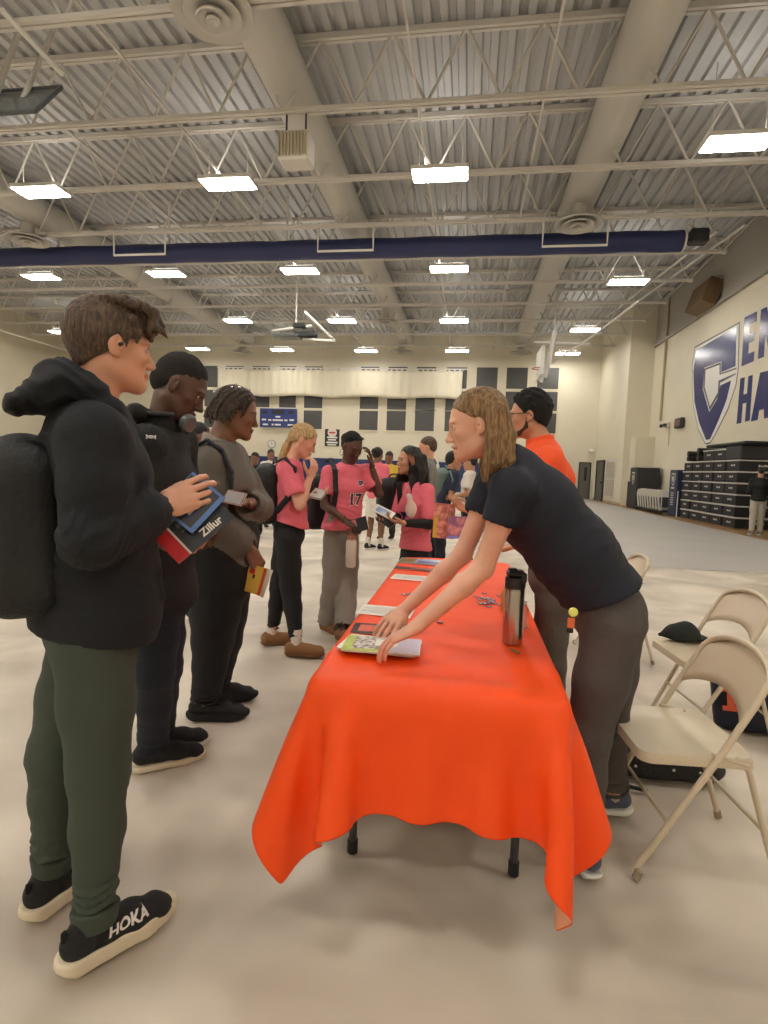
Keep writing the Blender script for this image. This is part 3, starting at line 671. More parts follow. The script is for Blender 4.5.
class HF:
    """head frame: c = centre between the ears at eye level, f = where the face points, u = up"""
    def __init__(s, c, f, u=(0, 0, 1), sc=1.):
        s.c = np.asarray(c, float); s.f = nrm(f); u = np.asarray(u, float); s.u = nrm(u - u @ s.f * s.f); s.l = np.cross(s.u, s.f); s.k = sc; s.ax = (s.f, s.l, s.u)
    def p(s, f, l, u): return s.c + s.k * (f * s.f + l * s.l + u * s.u)
def head(F, h, res, fem=False, mouth=0, jawk=1, nose=1):
    k = h.k; E = lambda c, r, kk=.02, sub=False: F.ell(h.p(*c), np.array(r) * k, h.ax, kk * k, sub)
    E((-.014, 0, .034), (.097, .074, .086)); E((.022, 0, -.012), (.068, .061, .088), .03)
    E((.024, 0, -.066), (.060, .050 * jawk, .046), .03); F.seg(h.p(-.008, .050 * jawk, -.055), h.p(.072, .012, -.098), .014 * k, .013 * k, .03 * k); F.seg(h.p(-.008, -.050 * jawk, -.055), h.p(.072, -.012, -.098), .014 * k, .013 * k, .03 * k)
    E((.076, 0, -.096), (.016, .016, .015), .02)
    for s_ in (-1, 1):
        E((.058, s_ * .036, -.022), (.024, .020, .018), .02); E((.081, s_ * .022, .022), (.012, .024, .009), .015)
        E((.096, s_ * .031, .003), (.019, .019, .013), .012, True)
        E((.0735, s_ * .031, .003), (.0150, .0150, .0142), .004)
        E((.090, s_ * .0315, .002), (.0120, .0130, .0062), .001, True)
        E((.0955, s_ * .0112, -.038), (.0105, .0068, .0072), .006)
        E((-.006, s_ * .077, -.006), (.018, .0075, .031), .006); E((.001, s_ * .087, -.001), (.010, .008, .019), .003, True); E((.003, s_ * .080, -.004), (.004, .004, .007), .002)
        E((.004, s_ * .074, -.03), (.008, .005, .009), .004)
    F.seg(h.p(.085, 0, .010), h.p(.101 + .003 * nose, 0, -.031), .0070 * k, .0098 * k, .010 * k)
    E((.104 + .0025 * nose, 0, -.034), (.0095, .0098, .0082), .007)
    F.seg(h.p(.0925, -.018, -.062), h.p(.0925, .018, -.062), .0055 * k, .0055 * k, .006 * k); F.seg(h.p(.096, -.008, -.060), h.p(.096, .008, -.060), .0055 * k, .0055 * k, .006 * k)
    F.seg(h.p(.092, -.014, -.0725 - mouth), h.p(.092, .014, -.0725 - mouth), .0065 * k, .0065 * k, .006 * k)
    if mouth: E((.098, 0, -.067 - mouth / 2), (.012, .014, .004 + mouth / 3), .003, True)
def eyes(h, parent, iris, brow=None, m_=None, closed=False):
    mb = MB(); mb.cur = 0
    def sph(c, r, d, a0=0, n=12, q=8):
        prof = [(r * math.sin(t), r * math.cos(t)) for t in np.linspace(a0 + .02, PI - .02, q)]
        mb.lathe([(max(x, .0002), z) for x, z in prof][::-1], c, n, d)
    for s_ in (-1, 1):
        mb = MB(); c = h.p(.0735, s_ * .031, .0025); r = .0128 * h.k
        d = nrm(h.f * .97 - h.u * .12)
        mb.cur = 0; sph(c, r, d)
        mb.cur = 1; prof = [((r + .0004) * math.sin(t), (r + .0004) * math.cos(t)) for t in np.linspace(.46, .01, 4)]; mb.lathe(prof, c, 12, d)
        mb.build('eye', [M['eyewhite'], iris], parent, smooth=True, origin=parent.location)
    if brow:
        for s_ in (-1, 1):
            pts = [h.p(.0905, s_ * .014, .020), h.p(.0905, s_ * .028, .0245), h.p(.080, s_ * .044, .020)]
            MB().tube(pts, [.0022 * h.k, .0036 * h.k, .0016 * h.k], 6).build('eyebrow', brow, parent, smooth=True, origin=parent.location)
        # upper lid
        for s_ in (-1, 1):
            pts = [h.p(.0845, s_ * .021, .0060), h.p(.0880, s_ * .031, .0090), h.p(.0835, s_ * .042, .0060)]
            MB().tube(pts, [.0012 * h.k, .0022 * h.k, .0014 * h.k], 5).build('eyelash', brow, parent, smooth=True, origin=parent.location)
def hand(F, w, d, n, t, curl=(20, 25, 15), sc=1., spread=1., thumb=(.55, .75, .25), per=None, bend=0, r=1.):
    """w wrist, d towards the knuckles, n out of the palm, t towards the thumb side; curl = bend of the three joints in degrees"""
    w = np.asarray(w, float); d = nrm(d); n = np.asarray(n, float); n = nrm(n - n @ d * d); t0 = np.cross(n, d); t = t0 if np.dot(t0, t) > 0 else -t0
    pl = .088 * sc
    K = [w + d * (pl * a) + t * (b * sc) + n * (c * sc) for a, b, c in ((1.0, .032, 0), (1.03, .011, -.003), (.99, -.010, -.002), (.93, -.029, .002))]
    F.seg(w - d * .01, w + d * .03 * sc, (.026 * sc, .019 * sc), (.034 * sc, .016 * sc), .012, t)
    F.seg(w + d * .025 * sc + n * .002, w + d * pl * .88, (.036 * sc, .0155 * sc), (.041 * sc, .0125 * sc), .012, t)
    L = [(.043, .026, .021), (.048, .030, .022), (.044, .028, .022), (.034, .021, .019)]
    tips = []
    for i in range(4):
        c = per[i] if per else curl; p = K[i]; a = 0; sp = (.10, .03, -.04, -.12)[i] * spread; dd_ = nrm(d + t * sp); rr = np.array([.0092, .0086, .0078, .0070]) * sc * r * (1, 1.02, .98, .86)[i]
        F.seg(w + d * pl * .55 + t * ((.02, .007, -.007, -.02)[i]) * sc, p, .012 * sc, rr[0] * 1.05, .006)
        for j in range(3):
            a += math.radians(c[j]); q = p + L[i][j] * sc * (math.cos(a) * dd_ + math.sin(a) * n)
            F.seg(p, q, rr[j], rr[j + 1], .0025); p = q
        tips.append(p)
    p = w + d * .022 * sc + t * .022 * sc + n * .006; v = nrm(d * thumb[0] + t * thumb[1] + n * thumb[2])
    q = p + v * .042 * sc; F.seg(p, q, .0155 * sc, .0115 * sc, .01); v2 = nrm(v + d * .35 + n * .1); z = q + v2 * .032 * sc; F.seg(q, z, .0112 * sc, .0098 * sc, .003); v3 = nrm(v2 + d * .2); F.seg(z, z + v3 * .024 * sc, .0098 * sc, .0078 * sc, .003)
    return tips
def pt(a, b, t): return np.asarray(a) * (1 - t) + np.asarray(b) * t
class Body:
    """joints in metres. J: head c,f,u / neck / chest / waist / pelvis / side (towards the person's left) / shR elR wrR shL elL wrL / hipR knR anR hipL knL anL"""
    def __init__(s, name, label, base, J, skin, res=.008, sc=1., cat='person', build=1., group=None):
        s.root = thing(name, label, cat, (base[0], base[1], 0), group=group); s.J = J; s.res = res; s.sc = sc; s.b = build
        J['side'] = nrm(J['side'])
        s.h = HF(*J['head']) if not isinstance(J['head'], HF) else J['head']
        s.skin = skin; s.O = s.root.location
    def torso_pts(s):
        J = s.J; return [J['pelvis'], J['waist'], J['chest'], pt(J['chest'], J['neck'], .62)]
    def body(s, hands=(), fem=False, mouth=0, legs=True, jawk=1, nose=1, neckr=.055, lips=None):
        J = s.J; k = s.sc * s.b; h = s.h
        all_ = [v for q, v in J.items() if q not in ('head', 'side')] + [h.p(0, 0, .13), h.p(.13, 0, 0), h.p(-.12, 0, 0)] + ([w for hd in hands for w in (np.asarray(hd['w']) + nrm(hd['d']) * .2,)])
        if not legs: all_ = [v for v, q in zip(all_, list(J.keys()))]
        lo, hi = bounds(all_, .11); lo[2] = max(lo[2], 0.004); sd = J['side']; fr = s.res * .42
        fine = [(*bounds([h.p(x, y, z) for x in (-.03, .115) for y in (-.08, .08) for z in (-.11, .05)], .006), fr)]
        for hd in hands: e = np.asarray(hd['w']) + nrm(hd['d']) * .1; fine.append((e - .085, e + .085, max(.003, s.res * .6)))
        F = Field(lo, hi, s.res, fine)
        tp = s.torso_pts(); sh = .9 if fem else 1
        F.chain(tp, [(.14 * k, .10 * k), ((.115 if fem else .13) * k, .088 * k), (.145 * k * sh, .10 * k), (.10 * k * sh, .07 * k)], .05, sd)
        F.chain([J['shR'], pt(J['chest'], J['neck'], .7), J['shL']], [.045 * k, .055 * k, .045 * k], .04)
        sk = h.p(-.022, 0, -.055); F.chain([pt(J['neck'], J['chest'], .15), J['neck'], sk], [neckr * 1.15 * k, neckr * k, neckr * .98 * k], .03)
        for q in 'RL':
            a, b, c = J['sh' + q], J['el' + q], J['wr' + q]
            F.chain([a, pt(a, b, .4), b], [.045 * k, .043 * k, .036 * k], .02); F.chain([b, pt(b, c, .3), c], [.036 * k, .037 * k, .0235 * k], .02)
            if legs:
                a, b, c = J['hip' + q], J['kn' + q], J['an' + q]
                F.chain([a, pt(a, b, .5), b], [.08 * k, .07 * k, .050 * k], .03); F.chain([b, pt(b, c, .3), c, c - np.array([0, 0, .03])], [.048 * k, .051 * k, .034 * k, .034 * k], .02)
        head(F, h, s.res, fem, mouth, jawk, nose)
        for hd in hands: hand(F, **hd)
        if lips:
            lc = h.p(.098, 0, -.067)
            def mi(C_):
                q = C_ - lc; a = np.abs(q @ h.l) / (.023 * h.k); b = np.abs(q @ h.u) / (.0115 * h.k); f_ = q @ h.f > -.014 * h.k
                return ((a ** 2 + b ** 2 < 1) & f_).astype(np.int32)
            o = fobj('body', F, [s.skin, lips], s.root, 1, mi)
        else: o = fobj('body', F, s.skin, s.root)
        return o
    def top(s, name, m, inf=.016, hem=None, sleeve=1., sr=(.058, .052, .05, .04), tr=None, collar=None, wr=(.004, 26), res=None, fem=False, hem_n=None, cuff=None, extra=None, open_neck=True, joints=True, seed=1, parts=None):
        """garment over the torso and the arms; sleeve 0..1 to the elbow, 1..2 to the wrist"""
        J = s.J; k = s.sc * s.b; sd = J['side']; res = res or s.res; tp = s.torso_pts()
        hem = J['pelvis'] if hem is None else hem
        tr = tr or [(.165, .125), (.15, .112), (.168, .122), (.115, .08)]
        lo, hi = bounds([v for q, v in J.items() if q not in ('head', 'side') and q[:2] in ('ne', 'ch', 'wa', 'pe', 'sh', 'el', 'wr', 'hi')], .16); F = Field(lo, hi, res)
        d0 = nrm(tp[0] - tp[1])
        pts = [tp[0] + d0 * .14] + tp; F.chain(pts, [tuple(np.array(tr[0]) * k)] + [tuple(np.array(x) * k) for x in tr], .05, sd)
        F.chain([J['shR'], pt(J['chest'], J['neck'], .72), J['shL']], [(sr[0]) * k, (sr[0] + .004) * k, (sr[0]) * k], .05)
        F.chain([pt(J['chest'], J['neck'], .6), J['neck'] + (J['neck'] - J['chest']) * .02], [.085 * k, .062 * k], .04)
        if extra: extra(F, s)
        n_ = hem_n if hem_n is not None else d0; F.keep(hem, n_)
        rm = (tr[0][1] - .012) * k; F.seg(hem + d0 * (rm - .02), hem + d0 * (rm + .1), ((tr[0][0] - .012) * k, rm), ((tr[0][0] - .012) * k, rm), 0, sd, True)
        G = Field(lo, hi, res) if False else F
        cen = []
        for q in 'RL':
            a, b, c = J['sh' + q], J['el' + q], J['wr' + q]; r_ = [x * k for x in sr]
            if sleeve <= 1:
                e = pt(a, b, sleeve); dr = nrm(b - a); F.chain([a, e - dr * r_[1] * .35], [r_[0], r_[1]], .03)
                F.seg(e + dr * r_[1] * 1.25, e + dr * (.06 + r_[1] * 1.25), r_[1] * 1.25, r_[1] * 1.25, 0, None, True); F.seg(e + dr * r_[1] * .6, e + dr * .09, r_[1] - .005, r_[1] - .005, 0, None, True)
            else:
                e = pt(b, c, sleeve - 1); F.chain([a, pt(a, b, .5), b], [r_[0], (r_[0] + r_[1]) / 2, r_[1]], .03); F.chain([b, pt(b, e, .75), e], [r_[1], r_[2], r_[3]], .025)
                F.seg(e + nrm(c - b) * (r_[3]), e + nrm(c - b) * (.03 + r_[3]), r_[3] * 1.3, r_[3] * 1.3, 0, None, True); F.seg(e + nrm(c - b) * .005, e + nrm(c - b) * .09, r_[3] - .006, r_[3] - .006, 0, None, True)
                if joints: cen += [(b, .11, nrm(c - a), 110, .006), (pt(b, e, .8), .07, nrm(c - b), 130, .004)]
            if joints: cen += [(pt(a, J['chest'], .2), .09, nrm(a - J['waist']), 80, .004)]
        if joints: cen += [(J['waist'], .16, d0, 55, .006)]
        # neck opening
        ax = nrm(s.h.p(-.022, 0, -.055) - J['neck'])
        if open_neck: F.seg(J['neck'] + ax * .012, J['neck'] + ax * .08, .060 * k, .07 * k, .004, None, True)
        F.wrinkle(wr[0], wr[1], seed, centers=cen)
        o = fobj(name, F, m, s.root, 1, parts); return o
    def bottom(s, name, m, rad=((.175, .125), .098, .072, .062, .055), waist=None, wr=(.003, 20), res=None, end=(1., 1.), knee=True, seed=3, flare=None, taper_cut=True, stack=.006):
        """trousers; rad = pelvis (half width, half depth), thigh, knee, calf, hem"""
        J = s.J; k = s.sc * s.b; sd = J['side']; res = res or s.res
        lo, hi = bounds([J[q] for q in ('pelvis', 'hipR', 'hipL', 'knR', 'knL', 'anR', 'anL', 'waist')], .17); lo[2] = max(lo[2], .0); F = Field(lo, hi, res)
        pv, up = J['pelvis'], nrm(J['waist'] - J['pelvis'])
        F.seg(pv + up * .10, pv - np.array([0, 0, .03]), (rad[0][0] * .88 * k, rad[0][1] * .9 * k), (rad[0][0] * k, rad[0][1] * k), .05, sd)
        cen = []
        for i, q in enumerate('RL'):
            a, b, c = J['hip' + q], J['kn' + q], J['an' + q]; e = pt(b, c, end[i])
            F.chain([a, pt(a, b, .5), b], [rad[1] * k, (rad[1] * .55 + rad[2] * .45) * k, rad[2] * k], .03); F.chain([b, pt(b, e, .4), e], [rad[2] * k, rad[3] * k, rad[4] * k], .03)
            d = nrm(c - b); F.seg(e + d * rad[4] * k, e + d * (rad[4] * k + .04), rad[4] * 1.4 * k, rad[4] * 1.4 * k, 0, None, True)
            F.keep(e + d * .012, d, e + d * .1, .13)
            F.seg(e - d * .0, e + d * .08, (rad[4] - .008) * k, (rad[4] - .008) * k, 0, None, True)
            if knee: cen += [(b, .10, nrm(c - a), 60, .0028), (e, .12, d, 95, stack)]
        cen += [(pt(J['hipR'], J['hipL'], .5) - np.array([0, 0, .06]), .13, (0, 0, 1), 50, .004)]
        F.wrinkle(wr[0], wr[1], seed, centers=cen)
        return fobj(name, F, m, s.root)
    def shoe(s, ankle, toe, L=.29, m=None, msole=None, res=.006, kind='sneaker', z=.004, W=.05, name='shoe', stripe=None):
        """ankle point on the plan, toe = direction on the plan"""
        d = nrm([toe[0], toe[1], 0]); l = np.cross((0, 0, 1), d); a = np.array([ankle[0], ankle[1], 0.]); heel = a - d * .075 * (L / .29); k = L / .29; P = lambda x, y, z_: heel + d * x * k + l * y * k + np.array([0, 0, z + z_ * k])
        lo, hi = bounds([P(-.03, 0, 0), P(.32, 0, .14)], .07); lo[2] = z - .012 + res; U = Field(lo - [0, 0, res * 2], hi, res)
        th = .041 if kind == 'chunky' else .027
        U.chain([P(.03, 0, .06), P(.10, 0, .062), P(.17, 0, .05), P(.24, .0, .038), P(.262, 0, .032)], [(.036 * k, .036 * k), (.038 * k, .038 * k), (.044 * k, .032 * k), (.042 * k, .022 * k), (.03 * k, .016 * k)], .025, l)
        U.chain([P(.045, 0, .07), P(.062, 0, .115 if kind != 'slipper' else .085)], [.036 * k, .037 * k], .02)
        if kind == 'slipper': U.chain([P(.03, 0, .05), P(.25, 0, .045)], [(.046, .035), (.046, .032)], .03, l)
        U.keep(P(0, 0, th * .7), (0, 0, -1))
        U.chain([P(.055, 0, .10), P(.066, 0, .15)], [.027 * k, .033 * k], .002, None, True)
        sh = fobj(name, U, m or M['shoe_black'], s.root)
        G = Field(lo - [0, 0, res * 2], hi, res)
        pts = [P(.022, 0, .03), P(.10, 0, .022), P(.19, 0, .022), P(.262, 0, .028)]
        ww = [.040, .040, .049, .033]
        for i in range(3): G.seg(pts[i], pts[i + 1], (ww[i] * k, .5), (ww[i + 1] * k, .5), .01, l)
        G.keep(P(0, 0, th), (0, 0, 1)); G.keep(P(0, 0, .0), (0, 0, -1)); G.keep(P(.26, 0, .004), nrm(d * .42 - np.array([0, 0, .9]))); G.keep(P(.01, 0, .006), nrm(-d * .5 - np.array([0, 0, .9])))
        G.keep(P(.304, 0, 0), d); G.keep(P(-.022, 0, 0), -d)
        so = fobj('sole', G, msole or M['shoe_black'], sh, 1); so.location = (0, 0, 0)
        # the sole mesh was made relative to (0,0,0) of its shoe, which sits at the root
        off = np.array(s.root.location); me = so.data; n = len(me.vertices); co = np.zeros(n * 3); me.vertices.foreach_get('co', co); co = co.reshape(-1, 3) - off; me.vertices.foreach_set('co', co.ravel()); me.update()
        return sh
    def sock(s, ankle, z1, m, r=.042, top_=None):
        a = np.array([ankle[0], ankle[1], .06]); b = np.array(top_ if top_ is not None else (ankle[0], ankle[1], z1), float)
        n = 6; pts = [pt(a, b, i / n) for i in range(n + 1)]
        return MB().tube(pts, [r * (1.1 if i % 2 else 1.0) for i in range(n + 1)], 16).build('sock', m, s.root, smooth=AUTO, origin=s.O)
    def haircap(s, m, inf=(.016, .012, .020), front=(.082, .070), temple=(.020, -.004), nape=(-.085, -.075), wr=(.004, 90), res=None, extra=None, name='hair', stretch=(1, 1, 1), soft=None, seed=5, parent=None, lowcut=True):
        h = s.h; k = h.k; res = res or s.res; lo, hi = bounds([h.p(a, b, c) for a in (-.2, .2) for b in (-.16, .16) for c in (-.32, .2)], .0); F = Field(lo, hi, res)
        if soft: F.ell(h.p(*soft[0]), np.array(soft[1]) * k, h.ax, 0); F.ell(h.p(-.052, 0, .0), np.array([.0655, .066, .062]) * k, h.ax, .02 * k); lowcut = False
        else: F.ell(h.p(-.014, 0, .034), (np.array([.097, .074, .086]) + inf) * k, h.ax, 0)
        if not soft: F.seg(h.p(-.045, 0, .0), h.p(-.045, 0, -.05), (.066 * k, .058 * k), (.055 * k, .045 * k), .03 * k, h.l)
        # forehead and temple line, then the nape line
        n1 = np.array([front[1] - temple[1], -(front[0] - temple[0])]); n1 = nrm(n1); N1 = h.f * n1[0] + h.u * n1[1]; F.keep(h.p(front[0], 0, front[1]), N1)
        n2 = np.array([(temple[1] - nape[1]), -(temple[0] - nape[0])]); n2 = nrm(n2)
        if lowcut: F.keep(h.p(temple[0], 0, temple[1]), h.f * n2[0] + h.u * n2[1])
        for q in (-1, 1): F.ell(h.p(.002, q * .085, -.012), np.array([.022, .02, .034]) * k, h.ax, .004, True)
        if extra: extra(F, h)
        F.wrinkle(wr[0], wr[1], seed, stretch)
        return fobj(name, F, m, parent or s.root)
def locks(F, h, roots, tip, r, n, g, k=.004):
    for i in range(n): pass
def facing_plane(px, py, z=0.):
    """plane standing on the ground point seen at (px, py), square to the line of sight"""
    G = onZ(px, py, z); d = nrm([G[0], G[1], 0])
    class Pl:
        base = np.array([G[0], G[1], 0]); away = d; right = np.array([d[1], -d[0], 0])
        def __call__(s, x, y, off=0.):
            r_ = ray(x, y); t = (s.base @ d + off) / (r_ @ d); return CAM + r_ * t
    return Pl()
# ================================================================== people
LOW = float(os.environ.get('LOWRES', '1'))
M['skin_fair'] = mat('skin_fair', (208, 152, 124), .5, bump=.06, bscale=180, var=.05, vscale=18, sss=.12)
M['skin_rose'] = mat('skin_rosy', (214, 160, 134), .5, bump=.05, bscale=180, var=.05, vscale=16, sss=.12)
M['skin_dark'] = mat('skin_dark_brown', (84, 54, 40), .42, bump=.05, bscale=180, var=.07, vscale=16, sss=.05)
M['skin_brown'] = mat('skin_brown', (124, 84, 62), .45, bump=.05, bscale=180, var=.06, vscale=16, sss=.06)
M['skin_tan'] = mat('skin_tan', (190, 138, 108), .5, bump=.05, bscale=180, var=.05, vscale=16, sss=.1)
M['lip_fair'] = mat('lip_fair', (188, 122, 104), .45); M['lip_dark'] = mat('lip_dark', (96, 50, 44), .4)
M['eyewhite'] = mat('eye_white', (216, 210, 202), .25); M['iris_dark'] = mat('iris_dark', (30, 20, 14), .2); M['iris_blue'] = mat('iris_grey', (70, 80, 88), .2)
def hairm(name, c, c2, st=(1, 1, .25), sc=70): return mat(name, c, .5, bump=.9, bscale=sc * 2, col2=c2, vscale=sc * 1.6, stretch=st, spec=.45, vthr=(.38, .66))
M['hair_brown'] = hairm('hair_brown', (58, 44, 34), (104, 80, 58)); M['hair_black'] = hairm('hair_black', (14, 12, 12), (30, 26, 24))
M['hair_blonde'] = hairm('hair_blonde', (158, 124, 80), (206, 174, 124)); M['hair_light'] = hairm('hair_light_brown', (112, 84, 54), (168, 132, 90), (1, 1, .18), 90)
M['hair_long'] = hairm('hair_long_black', (16, 13, 13), (40, 32, 28), (1, 1, .12), 80); M['hair_dread'] = hairm('hair_dread', (34, 25, 20), (74, 54, 38), (1, 1, 1), 60)
M['hair_fade'] = mat('hair_short_fade', (30, 25, 22), .95, bump=.6, bscale=260); M['hair_crop'] = mat('hair_cropped', (16, 14, 13), .9, bump=.5, bscale=300)
M['hoodie'] = mat('black_hoodie_fleece', (17, 19, 24), .9, bump=.2, bscale=200)
M['joggers'] = mat('green_grey_joggers', (58, 66, 56), .9, bump=.2, bscale=220)
M['jeans'] = mat('dark_navy_jeans', (22, 27, 40), .85, bump=.3, bscale=160)
M['jacket_black'] = mat('black_jacket', (17, 17, 18), .8, bump=.2, bscale=60)
M['jacket_grey'] = mat('grey_jacket', (98, 92, 84), .8, bump=.15, bscale=60)
M['blackpants'] = mat('black_trousers', (20, 20, 22), .85, bump=.2, bscale=80)
M['pink'] = mat('pink_jersey', (224, 106, 122), .75, bump=.15, bscale=60, var=.04, vscale=8)
M['navyink'] = mat('navy_print', (26, 24, 64), .6); M['whiteink'] = mat('white_print', (220, 214, 208), .6)
M['greysweat'] = mat('grey_sweatpants', (136, 128, 118), .9, bump=.25, bscale=120)
M['polo'] = mat('navy_polo', (18, 22, 36), .8, bump=.2, bscale=200)
M['slacks'] = mat('charcoal_slacks', (74, 67, 64), .8, bump=.2, bscale=120)
M['orange_tee'] = mat('orange_shirt', (240, 84, 34), .75, bump=.15, bscale=60)
M['shoe_black'] = mat('black_knit_shoe', (16, 15, 16), .75, bump=.5, bscale=260)
M['sole_cream'] = mat('cream_sole', (214, 200, 172), .6); M['sole_white'] = mat('white_sole', (214, 210, 200), .5)
M['tan_suede'] = mat('tan_suede', (132, 92, 56), .9, bump=.3, bscale=140); M['bluegrey'] = mat('blue_grey_canvas', (78, 84, 104), .8, bump=.3, bscale=160)
M['sock_white'] = mat('white_sock', (210, 200, 192), .9); M['sock_black'] = mat('black_sock', (18, 18, 20), .9, bump=.3, bscale=100)
M['gold'] = mat('gold', (200, 160, 80), .25, metal=1); M['silver'] = mat('silver', (190, 190, 192), .25, metal=1)
M['bag_black'] = mat('black_backpack_nylon', (15, 15, 16), .65, bump=.3, bscale=70); M['strap'] = mat('black_strap', (18, 18, 20), .7)
def R_(x): return x * LOW
def off(P, x, y, d): return P(x, y, d)
V3 = lambda *a: np.array(a, float)

def backpack(label, c, out, up, size, m, straps=(), mstrap=None, name='backpack', res=.01, tag_=None, dark=None):
    """c centre of the pack, out = direction away from the back"""
    o_ = nrm(out); u_ = np.asarray(up, float); u_ = nrm(u_ - u_ @ o_ * o_); l_ = np.cross(u_, o_); w_, d_, h_ = [q / 2 for q in size]; c = np.asarray(c, float)
    r = thing(name, label, 'backpack', c)
    F = Field(*bounds([c + a * l_ * w_ + b * o_ * (d_ + .04) + e * u_ * h_ for a in (-1, 1) for b in (-1, 1) for e in (-1, 1)], .05), res * LOW)
    ax = (l_, o_, u_)
    F.box(c, (w_, d_, h_ * .9), ax, min(w_, d_) * .75, .02); F.ell(c + u_ * h_ * .55, (w_ * .92, d_ * .95, h_ * .45), ax, .05)
    F.box(c + o_ * d_ * .85 - u_ * h_ * .35, (w_ * .78, d_ * .5, h_ * .48), ax, d_ * .4, .012)
    F.wrinkle(.004, 26, 4)
    fobj('body', F, m, r)
    z = [c + o_ * (d_ * 1.42) + u_ * h_ * .12 + l_ * w_ * .7 * math.sin(t) * 1.0 + u_ * .02 * math.cos(t) for t in np.linspace(-PI / 2, PI / 2, 7)]
    MB().tube(z, .004, 5).build('zipper', dark or M['strap'], r, origin=c)
    z = [c + u_ * (h_ * .98) - o_ * d_ * .5 + l_ * .05 * math.cos(t) + u_ * .035 * math.sin(t) for t in np.linspace(0, PI, 8)]
    MB().tube(z, .007, 6).build('top_handle', mstrap or M['strap'], r, smooth=True, origin=c)
    for s_ in straps: ribbon([np.asarray(p) for p in s_], .024, mstrap or M['strap'], r, c)
    return r
def ribbon(pts, hw, m, r, O, name='shoulder_strap', th=.007, ref=None):
    F = Field(*bounds(pts, hw + .03), .006 * max(1, LOW * .8))
    cen = np.mean(pts, 0) if ref is None else ref
    for i in range(len(pts) - 1):
        a, b = pts[i], pts[i + 1]; d = nrm(b - a); n = nrm((a + b) / 2 - cen); s_ = np.cross(d, n); F.seg(a, b, (hw, th), (hw, th), .01, s_)
    return fobj(name, F, m, r)

